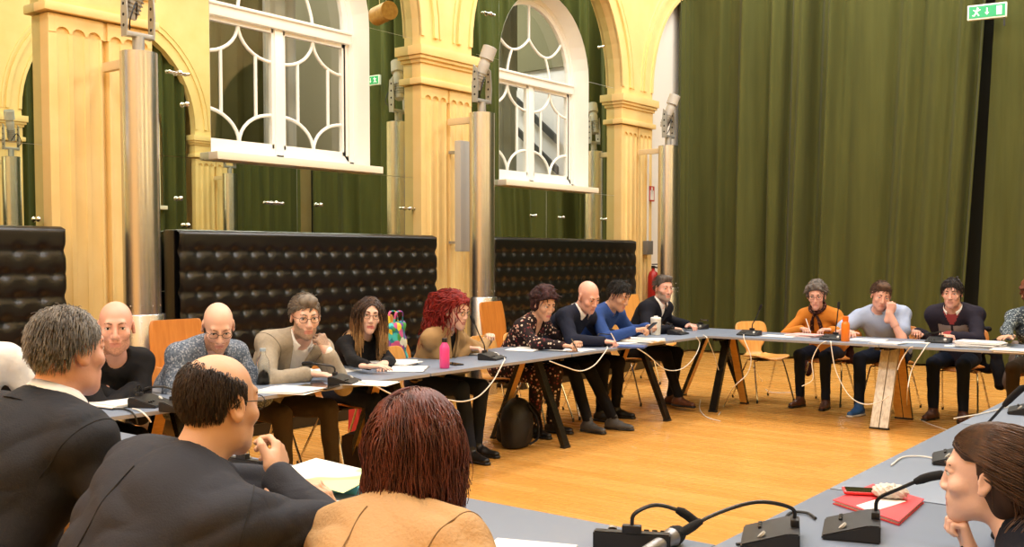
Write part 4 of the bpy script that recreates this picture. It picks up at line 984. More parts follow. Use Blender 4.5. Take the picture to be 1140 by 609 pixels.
    if tr:
        pts = [K[i] for i in K]+[A[i] for i in A]+hipj; G = Grid(np.minimum.reduce(pts+[Hc-.14])-np.array([.12, .12, .02]), np.maximum.reduce(pts+[Hc+.12])+.12, .011)
        G.ell(Hc+np.array([0, -.01, -.0]), (.172*B, .135*B, .10), None, .04); gl = spec.get('legw', 1.)
        for q in (0, 1):
            G.cone(hipj[q], K[q], .083*s*gl, .062*s*gl, .03); G.cone(K[q], A[q]+np.array([0, 0, .01]), .060*s*gl, .045*s*gl, .015)
        G.cut(lambda X, Y, Z: .455-Z-10*np.clip(Y-.17, 0, 1)); G.disp(wrinkle(.004, 22, seed+9)); v, F = G.mesh(1); np_mesh('trousers', v, F, tr, root)
    sm = spec.get('shoes')
    if sm:
        for q, sg in ((0, 1), (1, -1)):
            lg = legs.get('RL'[q], {}); d = nz(lg.get('toe', (sg*.15, 1, 0))); a = A[q]; z0 = a[2]-.09; G = Grid(a-np.array([.3, .3, .12]), a+np.array([.3, .3, .08]), .008); u = np.array([0, 0, 1.])
            G.cone(a+d*-.035-u*.05, a+d*.06-u*.05, .038*s, .04*s, .02); G.cone(a+d*.06-u*.055, a+d*.165-u*.06, .04*s, .03*s, .02, flat=(u, .8)); G.cone(a-u*.04, a+u*.015, .04*s, .042*s, .03)
            G.cut(lambda X, Y, Z: (z0+.004)-Z); v, F = G.mesh(1); so = np_mesh('shoe', v, F, sm, root)
            G2 = Grid(a-np.array([.3, .3, .12]), a+np.array([.3, .3, .0]), .008); G2.cone(a+d*-.035-u*.08, a+d*.06-u*.08, .043*s, .044*s, .02); G2.cone(a+d*.06-u*.08, a+d*.168-u*.08, .044*s, .034*s, .02); G2.cut(lambda X, Y, Z: np.maximum(z0-Z+.001, Z-z0-.022)); v, F = G2.mesh(1); np_mesh('sole', v, F, spec.get('sole', M_BLACKPL), so)
    info = dict(root=root, C=C, Rh=Rh, N=N, up=up, lat=lat, fwd=fwd, sh=sh, el=el, wr=wr, s=s, hs=hs, L=L, Hc=Hc, nr=nr, toL=toL)
    return info
# fabrics
def cloth(n, c, **k):
    for a, b in (('rough', .85), ('spec', .2), ('bump', .15), ('bscale', 220), ('var', .06)): k.setdefault(a, b)
    m = mat(n, c, **k); N, L, b = nodes_of(m); tc = N.new('ShaderNodeTexCoord'); t = N.new('ShaderNodeTexNoise'); t.inputs['Scale'].default_value = 9; t.inputs['Detail'].default_value = 1.5; t.inputs['Distortion'].default_value = 1.2; L.new(tc.outputs['Object'], t.inputs['Vector'])
    bp = N.new('ShaderNodeBump'); bp.inputs['Strength'].default_value = .22; bp.inputs['Distance'].default_value = .03; L.new(t.outputs['Fac'], bp.inputs['Height']); old = b.inputs['Normal'].links[0].from_node; L.new(bp.outputs[0], old.inputs['Normal']); return m
F_BLACK = cloth('black_knit', '#1b1a1c'); F_BLACK2 = cloth('black_jersey', '#161517'); F_NAVY = cloth('navy_knit', '#1c2030'); F_NAVY2 = cloth('dark_navy_knit', '#15161f')
F_SUIT = cloth('charcoal_suit', '#26282e', rough=.75); F_SUIT2 = cloth('anthracite_suit', '#30323a', rough=.75); F_BEIGE = cloth('beige_suit', '#a59a88', var=.12, vscale=60)
F_WSHIRT = cloth('white_shirt', '#ece9e4'); F_TAN = cloth('tan_blazer', '#a4845a'); F_TAN2 = cloth('camel_jacket', '#c09a6c', bump=.3, bscale=120, rough=.6); F_BLUE = cloth('blue_shirt', '#2f4a86'); F_LBLUE = cloth('pale_blue_shirt', '#a5b3cf', var=.1)
F_ORANGE = cloth('orange_jumper', '#c57a2c'); F_SWEAT = cloth('dark_sweatshirt', '#231f2b'); F_PANEL = cloth('grey_panel', '#8f8789'); F_JEANS = cloth('dark_jeans', '#1c2333'); F_JEANS2 = cloth('blue_jeans', '#2a3857'); F_BROWN = cloth('brown_trousers', '#4b4034'); F_BLKTR = cloth('black_trousers', '#141317')
F_CHECK = spot_mat('checked_blazer', '#5d6878', ['#8d96a4', '#77828f', '#4d5866', '#9aa1ab'], 90, .5)
F_FLORAL = spot_mat('floral_dress', '#241a1c', ['#c89a86', '#7e3436', '#d9c2ae', '#5b2a2e'], 38, .36)
F_PATT = spot_mat('speckled_blouse', '#39434c', ['#8b979c', '#aab3b3', '#59666e'], 60, .42)
S_BLK = mat('black_shoe', '#171516', .4); S_BLUE = mat('blue_trainer', '#2e5f9e', .6); S_BRN = mat('brown_shoe', '#5a3524', .45); S_GREY = mat('grey_trainer', '#4b4a4b', .6)
PEOPLE = {}
HX = -5.36; HP = ('x', -4.93)          # left row: hips, heads
LR = R_(-90)
def tx(px, py, x): return tuple(at_x(px, py, x))
def ty(px, py, y): return tuple(at_y(px, py, y))
def tp(px, py, z=.785): p = at_z(px, py, z); return (p.x, p.y, p.z)
def cast(key, *a, chair=None, **k):
    inf = person(*a, **k); PEOPLE[key] = inf; return inf
BALD = dict(style='none', color='#6d5546')
cast('white', 'person in a white shirt cut off by the left edge of the picture', -26, 358, ('x', -4.95), HX, LR,
     dict(s=1.05, hs=1.05, hair=dict(style='short', name='dkbrown', color='#33261e'), top=dict(name='shirt', mat=F_WSHIRT, g=.022, wr=.006), trousers=F_BLKTR, shoes=S_BLK, bulk=1.1))
cast('black', 'bald man in a black jumper with folded arms, at the left', 129, 364, ('x', -4.9), HX, LR,
     dict(s=1.06, hs=1.11, skin='pink', head=(-33, 8, 0), hair=BALD, brow='#8a6f5c', beard='#cf9a80', top=dict(name='jumper', mat=F_BLACK, g=.018, wr=.006), trousers=F_BLKTR, shoes=S_BLK,
          R=dict(at=(-.10, .47, .80), loc=1, elbow=(1, .2, -.35), hide=1), L=dict(at=(.10, .40, .80), loc=1, elbow=(-1, .2, -.35), pose='flat', f=(1, .2, 0), floc=1), bulk=1.08))
cast('check', 'bald man with glasses in a grey-blue checked blazer looking down', 243, 363, ('x', -4.85), HX, LR,
     dict(s=1.06, hs=1.08, skin='fair', head=(-30, 32, 0), hair=BALD, brow='#8d6b52', glasses='black', beard='#c99a80', top=dict(name='blazer', mat=F_CHECK, g=.022, wr=.005, v=(.06, .3)), shirt=F_BLACK2, lapel=F_CHECK, trousers=F_BEIGE, shoes=S_BLK,
          R=dict(at=(.05, .42, .80), loc=1, elbow=(1, .1, -.4), pose='relax'), L=dict(at=(-.12, .42, .80), loc=1, elbow=(-1, .1, -.4), pose='relax')))
cast('beige', 'grey-haired man with glasses in a beige suit, hand at his mouth', 340, 352, ('x', -4.88), HX, LR,
     dict(s=1.07, hs=1.09, skin='fair', head=(-28, 14, 0), hair=dict(style='short', name='grey', quiff=1, color='#847c72', col2='#5f5850', thick=.008, n=460, len=(.025, .042), rad=.0028, fwd=-.2, comb=(.05, -.2, .08), ncomb=6), glasses='black', beard='#b79a86',
          top=dict(name='suit_jacket', mat=F_BEIGE, g=.022, wr=.006, v=(.075, .36), sl=.86), seams=1, shirt=F_WSHIRT, collar=(F_WSHIRT, .04), lapel=F_BEIGE, trousers=F_BROWN, shoes=S_BLK, twist=-12,
          R=dict(at=tp(346, 416, .785), elbow=(.9, -.1, -.5), pose='flat', f=(.8, .55, -.1)), L=dict(at=tx(364, 390, -4.76), elbow=(-.35, .35, -1), pose='fist', f=(-.25, -.35, .8), n=(.1, 1, .3)),
          legs={'R': dict(knee=(.16, .44, .52), ankle=(.12, .42, .09)), 'L': dict(knee=(-.2, .46, .52), ankle=(-.22, .48, .09))}))
cast('longhair', 'young woman with long brown to blond hair and glasses in a black top', 411, 351, ('x', -5.1), HX, LR,
     dict(s=.97, hs=1.02, fem=True, skin='fair', head=(-35, 6, -6), gaze=.15, hair=dict(style='long', name='ombre', color='#4a3324', col2='#39271c', thick=.004, n=620, len=(.30, .42), rad=.0036, curl=.10, stiff=.8, lock='#3f2c20', lock2='#33231a', tips=('#7a5839', '#b58d5c')), glasses='brown', brow='#4a3324', lips=1,
          top=dict(name='top', mat=F_BLACK2, g=.010), trousers=F_JEANS, shoes=S_BLK, R=dict(at=tp(412, 408), elbow=(.9, 0, -.6), pose='flat', f=(.9, .4, 0)), L=dict(at=tp(428, 404), elbow=(-.9, .1, -.6), pose='relax')))
cast('red', 'woman with curly red hair and glasses in a tan blazer', 507, 346, ('x', -4.95), -5.22, LR,
     dict(s=1.0, hs=1.05, fem=True, skin='fair', head=(4, 14, 0), slide=-.05, hair=dict(style='curly', name='redcurl', color='#7d1f1c', col2='#5e1412', thick=.006, back=1, comb=(0, -.32, -.05), ncomb=5, recede=.03, n=900, len=(.22, .40), rad=.0048, curl=.55, lock='#96251f', lock2='#6b1715', jit=.9, lumps=40), glasses='black', brow='#6d2a20',
          collar=(F_TAN, .04, .004), top=dict(name='blazer', mat=F_TAN, g=.022, wr=.011, v=(.05, .25)), shirt=F_BLACK2, lapel=F_TAN, trousers=F_JEANS, shoes=S_BLK, R=dict(at=tp(522, 388, .79), elbow=(.4, -.3, -1), pose='relax', f=(.9, .5, 0)), L=dict(at=tp(545, 376, .84), elbow=(-.9, .2, -.6), pose='grip', f=(.6, -.6, .3)),
          legs={'R': dict(knee=(.06, .42, .53), ankle=(.05, .50, .09)), 'L': dict(knee=(-.16, .43, .52), ankle=(-.14, .40, .09))}))
cast('floral', 'woman with short dark curly hair in a dark floral dress, writing', 606, 338, ('x', -4.95), HX, LR,
     dict(s=1.0, hs=1.04, fem=True, skin='tan', head=(-18, 24, 0), hair=dict(style='curly', name='darkcurl', color='#3c1d20', col2='#24100f', thick=.014, lumps=110, n=160, len=(.03, .05), rad=.005, curl=.9), brow='#2c1a16', lips=1,
          top=dict(name='dress', mat=F_FLORAL, g=.016, wr=.005, v=(.05, .2), hem=.44), trousers=F_FLORAL, legw=1.15, shoes=S_BLK, R=dict(at=tp(628, 385), elbow=(.9, 0, -.6), pose='pen', f=(.9, .3, -.1)), L=dict(at=tp(640, 380), elbow=(-.9, .1, -.6), pose='pen', f=(.8, -.5, -.1))))
cast('navy', 'bald man in a navy jumper over a white collar, writing', 655, 330, ('x', -4.83), HX, LR,
     dict(s=1.05, hs=1.08, skin='pink', head=(-15, 30, 6), hair=BALD, brow='#8d6b52', top=dict(name='jumper', mat=F_NAVY, g=.018, wr=.005), collar=(F_WSHIRT, .045), trousers=F_BLKTR, shoes=S_GREY,
          R=dict(at=tp(672, 380), elbow=(.9, 0, -.6), pose='pen', f=(.9, .35, -.1)), L=dict(at=tp(690, 374), elbow=(-.9, .1, -.6), pose='relax'),
          legs={'R': dict(knee=(.1, .44, .52), ankle=(.14, .62, .09)), 'L': dict(knee=(-.1, .46, .53), ankle=(-.1, .72, .09))}))
cast('blue', 'dark-haired man in a blue shirt looking down at the phone in his hands', 689, 329, ('x', -4.85), HX, LR,
     dict(s=1.03, hs=1.05, skin='tan', head=(-5, 28, 0), hair=dict(style='short', name='black', color='#17130f', thick=.010, n=300, len=(.03, .05), rad=.0035, fwd=.1, comb=(.1, -.05, .05), ncomb=4), brow='#17130f', top=dict(name='shirt', mat=F_BLUE, g=.018, wr=.006), collar=(F_BLUE, .035), trousers=F_BLKTR, shoes=S_BLK,
          R=dict(at=tp(706, 368, .84), elbow=(.9, 0, -.7), pose='grip', f=(.7, .5, .15)), L=dict(at=tp(722, 364, .84), elbow=(-.9, .1, -.7), pose='grip', f=(.7, -.5, .15))))
cast('greyfar', 'grey-haired bearded man in a dark jumper and white collar at the far corner', 739, 321, ('x', -5.0), HX, LR,
     dict(s=1.05, hs=1.04, skin='pink', head=(-30, 8, 0), hair=dict(style='short', name='saltpepper', quiff=1, color='#6b6560', col2='#3f3a36', thick=.008, hairline=.074, lift=.6, n=360, len=(.025, .045), rad=.003, comb=(.1, -.25, .12), ncomb=6), beard='#b39a8c', top=dict(name='jumper', mat=F_NAVY2, g=.02, wr=.005, v=(.05, .13)), shirt=F_WSHIRT, collar=(F_WSHIRT, .045), trousers=F_BLKTR, shoes=S_BRN,
          R=dict(at=tp(748, 366), elbow=(.9, 0, -.6), pose='relax'), L=dict(at=tp(766, 362), elbow=(-.9, .1, -.6), pose='relax', f=(.8, -.4, 0)),
          legs={'R': dict(knee=(.1, .44, .52), ankle=(.16, .62, .12)), 'L': dict(knee=(-.16, .43, .52), ankle=(-.1, .40, .09))}))
BP = ('y', 9.80); HB = 10.14; BR = PI
cast('orange', 'grey curly-haired woman in an orange jumper with a dark scarf, writing', 909, 329, BP, HB, BR,
     dict(s=1.0, hs=1.04, fem=True, skin='pink', head=(14, 16, 0), hair=dict(style='curly', name='greycurl', color='#6a625c', col2='#453f3b', thick=.010, lumps=90, n=160, len=(.03, .05), rad=.005, curl=.8), brow='#5a4d44', glasses='brown',
          top=dict(name='jumper', mat=F_ORANGE, g=.022, wr=.005), trousers=F_JEANS, shoes=S_BRN, R=dict(at=tp(893, 366), elbow=(.9, 0, -.6), pose='pen', f=(.75, -.7, 0)), L=dict(at=tp(925, 367), elbow=(-.9, 0, -.6), pose='relax', f=(-.75, -.7, 0))))
cast('lightblue', 'man in a short-sleeved pale blue shirt leaning his face on his fist', 981, 329, BP, HB, BR,
     dict(s=1.06, hs=1.06, skin='pink', head=(28, 20, -8), hair=dict(style='short', name='brown', quiff=1, color='#5a4231', col2='#3d2b1f', thick=.009, n=300, len=(.025, .045), rad=.0035, comb=(.1, -.2, .1), ncomb=6), sleeve='short', top=dict(name='shirt', mat=F_LBLUE, g=.022, wr=.006), collar=(F_LBLUE, .035), trousers=F_JEANS, shoes=S_BLUE, sole=mat('white_sole', '#d8d6d0', .6), bulk=1.12, twist=6,
          R=dict(at=tp(943, 369), elbow=(.9, 0, -.5), pose='relax', f=(.6, -.8, 0)), L=dict(at=ty(990, 349, 9.70), elbow=(-.35, .5, -1), pose='fist', f=(.18, .1, 1), n=(-.6, .9, .1)),
          legs={'R': dict(knee=(.16, .44, .52), ankle=(.10, .62, .09)), 'L': dict(knee=(-.22, .43, .52), ankle=(-.1, .5, .09))}))
def panel(a, b, c):
    m = np.zeros(len(a), int); m[(b > .03) & (c < -.115) & (c > -.27) & (np.abs(a) < .13) & (np.abs(a) > .012)] = 1; m[(b > .03) & (c > -.10) & (np.abs(a) < .02+(c+.1)*.5)] = 2; return m
cast('sweat', 'dark-haired man in a dark sweatshirt with a grey chest panel', 1060, 326, BP, HB, BR,
     dict(s=1.06, hs=1.04, skin='pink', head=(4, 12, 0), hair=dict(style='short', name='darkbrown', color='#221a16', thick=.010, hairline=.055, n=300, len=(.035, .06), rad=.004, fwd=.4), brow='#221a16', top=dict(name='sweatshirt', mat=F_SWEAT, g=.022, wr=.006, regions=panel, mats2=[F_PANEL, cloth('red_placket', '#8e3a3c')]), collar=(F_WSHIRT, .035), trousers=F_JEANS, shoes=S_BRN, bulk=1.02, broad=.94,
          R=dict(at=tp(1019, 369), elbow=(.3, -.3, -1), pose='pen', f=(.3, -.9, 0)), L=dict(at=tp(1053, 374), elbow=(-.9, 0, -.5), pose='relax', f=(.6, -.8, 0))))
cast('speckle', 'person in a speckled grey blouse cut off by the right edge', 1150, 328, BP, HB, BR,
     dict(s=1.02, hs=1.03, fem=True, skin='tan', head=(8, 14, 0), hair=dict(style='curly', name='auburn', color='#7a4a30', col2='#54301e', thick=.012, lumps=60), top=dict(name='blouse', mat=F_PATT, g=.02, wr=.006), trousers=F_BROWN, shoes=S_BRN, R=dict(at=tp(1122, 380), elbow=(.9, 0, -.5), pose='flat', f=(-.3, -.9, 0)), bulk=1.1))
# front row, seen from behind
FR = 0.
cast('greysuit', 'grey-haired man in a charcoal suit at the left front, seen from behind', 76, 391, ('y', 1.46), 1.16, FR,
     dict(s=1.07, hs=1.0, skin='pink', head=(8, 4, 0), hair=dict(style='short', name='greyfront', color='#77716a', col2='#4f4a45', thick=.006, comb=(.08, -.12, .08), ncomb=5, n=3200, len=(.022, .042), rad=.0013, fwd=-.25, sweep=.3, lift=.22, lock='#8f8a83', lock2='#5c5750'), top=dict(name='suit_jacket', mat=F_SUIT, g=.026, wr=.010, v=(.07, .34)), shirt=F_WSHIRT, collar=(F_WSHIRT, .055), seams=1, collar2=(F_SUIT, .03, .016), trousers=F_SUIT, shoes=S_BLK, bulk=1.16, broad=1.1,
          R=dict(at=(.16, .50, .80), loc=1, elbow=(.8, -.3, -.7)), L=dict(at=(-.16, .5, .80), loc=1)), near=True)
cast('balding', 'balding dark-haired man with glasses in an anthracite suit, in front', 244, 450, ('y', 1.46), 1.14, FR,
     dict(s=1.06, hs=.98, skin='warm', slide=-.09, head=(4, 6, 0), hair=dict(style='bald', name='balddark', color='#2a201a', col2='#1d1511', thick=.004, lift=.2, n=3200, len=(.014, .028), rad=.0012, lock='#352820', lock2='#211813'), brow='#2a201a', glasses='black', top=dict(name='suit_jacket', mat=F_SUIT2, g=.026, wr=.010, v=(.07, .34)), shirt=F_WSHIRT, seams=1, collar=(F_SUIT2, .042, .004), trousers=F_SUIT2, shoes=S_BLK, bulk=1.14, broad=1.06,
          R=dict(at=(.0, .56, .92), loc=1, elbow=(1., .35, -.45), pose='grip', f=(-.5, .55, .6), floc=1, n=(.7, .6, .3)), L=dict(at=tp(326, 541, .825), elbow=(-.8, -.1, -.6), pose='relax', f=(.85, .5, 0))), near=True)
cast('camel', 'woman with shoulder-length reddish brown hair in a camel jacket, seen from behind', 468, 497, ('y', 1.72), 1.34, FR,
     dict(s=.98, hs=1.03, slide=.09, broad=1.12, bulk=1.1, fem=True, skin='fair', head=(-6, 6, 0), hair=dict(style='bob', name='mahogany', color='#3f1d18', col2='#2a1210', thick=.008, n=4000, len=(.13, .245), rad=.0019, curl=.22, stiff=.80, jit=.5, lock='#6e3b31', lock2='#44241e', rough=.38), seams=1, top=dict(name='jacket', mat=F_TAN2, g=.024, wr=.011), collar=(F_TAN2, .05, .008), trousers=F_BLKTR, shoes=S_BLK,
          R=dict(at=(.34, .46, .79), loc=1, elbow=(1, -.1, -.4), pose='relax'), L=dict(at=(-.1, .5, .79), loc=1, elbow=(-.9, -.1, -.6))), near=True)
cast('profile', 'young woman with long brown hair seen in profile at the bottom right', 1098, 530, ('x', -.60), -.16, R_(90),
     dict(s=.98, hs=1.0, fem=True, skin='fair', head=(2, 4, 0), slide=.0, hair=dict(style='long', name='longbrown', color='#3f2c22', col2='#2b1d16', thick=.010, back=1, comb=(0, -.35, 0), ncomb=18, recede=.02, n=3400, len=(.30, .46), rad=.0016, curl=.06, stiff=.9, lock='#5d4230', lock2='#39271d', rough=.38), brow='#4a3526', top=dict(name='top', mat=F_NAVY2, g=.014, wr=.004), trousers=F_JEANS, shoes=S_BLK,
          L=dict(at=tx(1082, 616, -.63), elbow=(-.8, .1, -.7), pose='fist', f=(-.3, .0, .9), n=(.3, -1, .2)), R=dict(at=(.16, .42, .79), loc=1)), near=True)
# ------------------------------------------------------------------ things on and around the tables
TZ = .7375
M_PAPER = mat('paper', '#eceae6', .7); M_PAPER2 = mat('printed_paper', '#e4e2e0', .7, col2='#cfd0d2', vscale=60, stretch=(1, 8, 1)); M_MICB = mat('mic_black', '#17171a', .42, bump=.05, bscale=300); M_FOAM = mat('mic_foam', '#0e0e10', .9, bump=.4, bscale=500)
M_NECK = mat('mic_neck', '#121214', .35); M_CABLE = mat('white_cable', '#e6e2da', .45); M_BCABLE = mat('black_cable', '#141414', .45); M_SCREEN = mat('black_screen', '#0b0b0d', .08, coat=.5)
def mic(px, py, rz, tip, label, bow=.06, head=.07):
    """desk unit: wedge base with a gooseneck from its rear edge"""
    p = at_z(px, py, TZ+.02) if not isinstance(py, tuple) else Vector(py); o = thing('gooseneck_microphone', label, 'microphone', (p.x, p.y, TZ), R_(rz), 'gooseneck conference microphones')
    m = MB(); m.prism([(-.075, 0), (.075, 0), (.075, .012), (-.045, .048), (-.075, .048)], -.10, .10, 'x')
    b = bmesh.new(); 
    base = MB(); vs = m.v; 
    bm_ = bmesh.new(); vv = [bm_.verts.new(v) for v in m.v]; [bm_.faces.new([vv[i] for i in f]) for f in m.f]; bmesh.ops.bevel(bm_, geom=bm_.edges[:], offset=.004, segments=2, affect='EDGES'); MB().bm(bm_).build('base', M_MICB, o); b.free()
    MB().box((0, -.062, .056), (.05, .022, .022), bev=.004).build('neck_socket', M_MICB, o)
    k = MB(); k.cyl((-.06, .02, .030), (-.06, .024, .034), .012, seg=14); k.build('talk_button', M_GREYPL, o)
    for i in range(3): MB().box((.03+.022*i, .03, .029), (.014, .01, .006), rot=(R_(-17), 0, 0), bev=.002).build('key', M_NECK, o)
    q = Matrix.Rotation(-R_(rz), 4, 'Z') @ (Vector(tip)-Vector((p.x, p.y, TZ))); s0 = Vector((0, -.062, .06)); d = q-s0
    c = [s0, s0+Vector((0, 0, .035))+d*.04, s0+d*.35+Vector((0, 0, bow)), s0+d*.72+Vector((0, 0, bow*.65)), q]
    pts = curve_pts(c, 8); n = len(pts); L = [0]
    for a, b_ in zip(pts[:-1], pts[1:]): L.append(L[-1]+(b_-a).length)
    cut = next(i for i in range(n) if L[i] >= L[-1]-head)
    nk = MB().tube(pts[:cut+1], [.0052]*(cut+1), 8).build('gooseneck', M_NECK, o)
    hp = pts[cut:]; hr = [.0085+.0035*min(1, i/2) for i in range(len(hp))]; hr[-1] = .006; MB().tube(hp, hr, 12).build('microphone_head', M_FOAM, o)
    return o
mic(168, 447, -60, tuple(at_x(150, 436, -4.72)), 'black gooseneck microphone unit before the man in the black jumper', bow=.02)
mic(205, 452, -75, tuple(at_x(160, 435, -4.66)), 'gooseneck microphone whose head points at the black jumper from behind the balding head', bow=.04)
mic(384, 423, -62, tuple(at_x(336, 405, -4.70)), 'black gooseneck microphone in front of the man in the beige suit', bow=.03)
mic(548, 397, -75, tuple(at_x(524, 351, -4.85)), 'black gooseneck microphone before the red-haired woman, its neck leaning left', bow=.02)
mic(673, 382, -80, tuple(at_x(700, 372, -4.75)), 'black microphone unit before the bald man in the navy jumper', bow=.02)
mic(755, 370, -85, tuple(at_x(742, 360, -4.8)), 'black microphone unit before the grey-haired bearded man', bow=.02)
mic(776, 364, 170, tuple(at_x(788, 357, -4.5)), 'dark microphone unit on the far corner of the tables', bow=.02)
mic(834, 371, 178, tuple(at_y(848, 339, 9.1)), 'black gooseneck microphone in front of the empty wooden chair', bow=.01)
mic(927, 376, 175, tuple(at_y(934, 336, 9.15)), 'black gooseneck microphone left of the orange bottle', bow=.01)
mic(1045, 379, 178, tuple(at_y(1030, 372, 9.2)), 'black microphone unit before the man in the dark sweatshirt', bow=.02)
mic(0, (-2.93, 2.30, 0), 5, tuple(at_y(279, 466, 2.16)), 'black gooseneck microphone in front of the balding man in the anthracite suit', bow=.03)
mic(706, 597, 25, tuple(at_z(777, 583, .805)), 'black gooseneck microphone on the near table edge, neck bent to the right', bow=.055)
mic(858, 594, 112, tuple(at_z(758, 594, .80)), 'black gooseneck microphone at the near corner, neck arching far to the left', bow=.06)
mic(948, 585, 108, tuple(at_x(1052, 528, -.70)), 'large black gooseneck microphone by the red folder, pointing at the woman in profile', bow=.03, head=.09)
mic(1062, 508, 105, tuple(at_x(1140, 430, -.72)), 'black gooseneck microphone behind the face of the woman in profile, neck rising right', bow=.02, head=.13)
mic(1141, 455, 100, tuple(at_x(1190, 420, -.7)), 'black microphone unit cut off by the right edge of the picture', bow=.03)
# handheld microphone
a = at_z(757, 593, TZ+.026); b = at_z(716, 616, TZ+.022); o = thing('handheld_microphone', 'silver handheld microphone lying at the bottom edge of the picture', 'microphone', (a.x, a.y, TZ)); d = (b-a); d.z = -.004
MB().tube([Vector((0, 0, .026))+d.normalized()*t for t in (0, .008, .03, .05)], [.012, .022, .026, .022], 18).build('grille', M_FOAM, o)
MB().tube([Vector((0, 0, .026))+d.normalized()*t for t in (.05, .06, .22)], [.025, .021, .014], 18).build('handle', mat('silver_mic', '#9a9a9c', .35, .7), o)
# papers, notebooks
def sheets(px, py, w, d, h, rz, label, name='paper_stack', cat='papers', n=1, m=None, z=TZ, cover=None, seed=0):
    p = at_z(px, py, z+h) if not isinstance(px, float) else Vector((px, py, 0)); o = thing(name, label, cat, (p.x, p.y, z), R_(rz)); r = random.Random(int(abs(p.x*1000+p.y*777)))
    if n == 1: MB().box((0, 0, h/2+.0004), (w, d, h), bev=.0006, seg=1).build('sheets', m or M_PAPER, o)
    else:
        for i in range(n): MB().box((r.uniform(-.02, .02), r.uniform(-.02, .02), h*(i+.5)/n+.0004), (w, d, h/n*.92), rot=(0, 0, R_(r.uniform(-9, 9))), bev=.0005, seg=1).build('sheet', m if (m and i % 2) else M_PAPER, o)
    if cover: MB().box((0, 0, h+.0018), (w*1.02, d*1.02, .002), bev=.0006, seg=1).build('cover', cover, o)
    return o
def open_book(px, py, w, d, rz, label, m=None):
    p = at_z(px, py, TZ); o = thing('open_notebook', label, 'notebook', (p.x, p.y, TZ), R_(rz))
    for s in (-1, 1):
        pts = [(0, .004), (s*w*.15, .012), (s*w*.32, .010), (s*w*.5, .003)]; q = [Vector((x, 0, z)) for x, z in pts]; q = curve_pts(q, 4); m_ = MB(); m_.prism([(v.x, v.z) for v in q]+[(v.x, .0005) for v in reversed(q)], -d/2, d/2, 'y'); m_.build('page', m or M_PAPER2, o)
    MB().box((0, 0, .0008), (w*1.02, d*1.03, .001)).build('cover', M_BLACKPL, o)
sheets(128, 446, .24, .30, .02, -80, 'white papers under the folded arms of the man in the black jumper', n=3)
sheets(322, 433, .24, .3, .012, -70, 'loose white papers left of the hand of the man in the beige suit', n=4, m=M_PAPER2)
sheets(373, 412, .21, .29, .004, -85, 'white sheet behind the microphone of the man in the beige suit')
sheets(412, 426, .22, .3, .006, -60, 'white sheets at the table edge before the long-haired woman', n=2)
sheets(437, 402, .25, .32, .025, -75, 'stack of white papers under the hands of the long-haired woman', n=4)
open_book(455, 411, .34, .24, -55, 'open white notebook left of the pink bottle')
sheets(525, 392, .24, .3, .006, -95, 'white papers between the pink bottle and the microphone', n=2)
p = at_z(545, 388, TZ); o = thing('propped_paper', 'white paper pad held up behind the red-haired woman\'s microphone', 'papers', (p.x-.05, p.y, TZ), R_(-60)); MB().box((0, 0, .055), (.26, .008, .11), rot=(R_(-38), 0, 0), bev=.001).build('pad', M_PAPER, o)
open_book(588, 389, .36, .25, -80, 'open booklet left of the woman in the floral dress', M_PAPER)
sheets(636, 389, .22, .3, .006, -88, 'white pad the woman in the floral dress writes on', n=2)
sheets(690, 381, .22, .28, .004, -95, 'white sheet the man in the navy jumper writes on')
sheets(716, 377, .26, .34, .028, -80, 'stack of white papers before the man in the blue shirt', n=4)
sheets(704, 385, .16, .22, .014, -70, 'blue notebook at the table edge before the blue shirt', 'notebook', 'notebook', m=mat('blue_cover', '#3d5690', .5))
sheets(868, 374, .30, .21, .004, 4, 'white sheet right of the microphone of the empty chair')
sheets(895, 372, .30, .22, .022, -6, 'pile of papers with pink edge before the orange jumper', n=4, m=mat('pink_paper', '#d9a9a6', .7))
sheets(965, 378, .30, .21, .006, 8, 'white papers right of the orange bottle', n=2)
sheets(990, 381, .26, .2, .012, -5, 'booklet at the table edge before the pale blue shirt', n=2, m=M_PAPER2)
sheets(1020, 381, .22, .12, .004, 2, 'white sheet under the pen of the man in the dark sweatshirt')
sheets(1060, 385, .12, .10, .004, 12, 'small white sheet right of the microphone of the dark sweatshirt')
sheets(1092, 380, .34, .26, .05, -4, 'thick stack of white papers at the right of the back row', n=6, m=M_PAPER2)
sheets(1130, 389, .32, .22, .02, 6, 'white papers before the speckled blouse at the right edge', n=3)
# front table: map, folders
g = mat('map_paper', '#eef0ea', .6); 
def _map():
    N, L, b = nodes_of(g); tc = N.new('ShaderNodeTexCoord'); n = N.new('ShaderNodeTexNoise'); n.inputs['Scale'].default_value = 5; L.new(tc.outputs['Object'], n.inputs['Vector'])
    sp = N.new('ShaderNodeSeparateXYZ'); L.new(tc.outputs['Object'], sp.inputs[0])
    r = N.new('ShaderNodeValToRGB'); e = r.color_ramp.elements; e[0].position = .42; e[0].color = lin('#eef0ea'); e[1].position = .5; e[1].color = lin('#b9dc95'); e.new(.58).color = lin('#a3cf84'); e.new(.66).color = lin('#e4e6a6')
    mr = N.new('ShaderNodeMapRange'); mr.inputs['From Min'].default_value = -.02; mr.inputs['From Max'].default_value = .12; mr.inputs['To Min'].default_value = -.25; mr.inputs['To Max'].default_value = .12; L.new(sp.outputs['X'], mr.inputs['Value'])
    ad = N.new('ShaderNodeMath'); ad.operation = 'ADD'; L.new(n.outputs['Fac'], ad.inputs[0]); L.new(mr.outputs[0], ad.inputs[1]); L.new(ad.outputs[0], r.inputs[0]); L.new(r.outputs[0], b.inputs['Base Color'])
_map()
c0 = [at_z(x, y, TZ+.03) for x, y in ((300, 527), (352, 510), (424, 527), (382, 549))]; cen = sum(c0, Vector())/4
o = thing('map_sheet', 'large white map with pale green print in front of the balding man', 'map', (cen.x, cen.y, TZ)); q = [c-cen for c in c0]
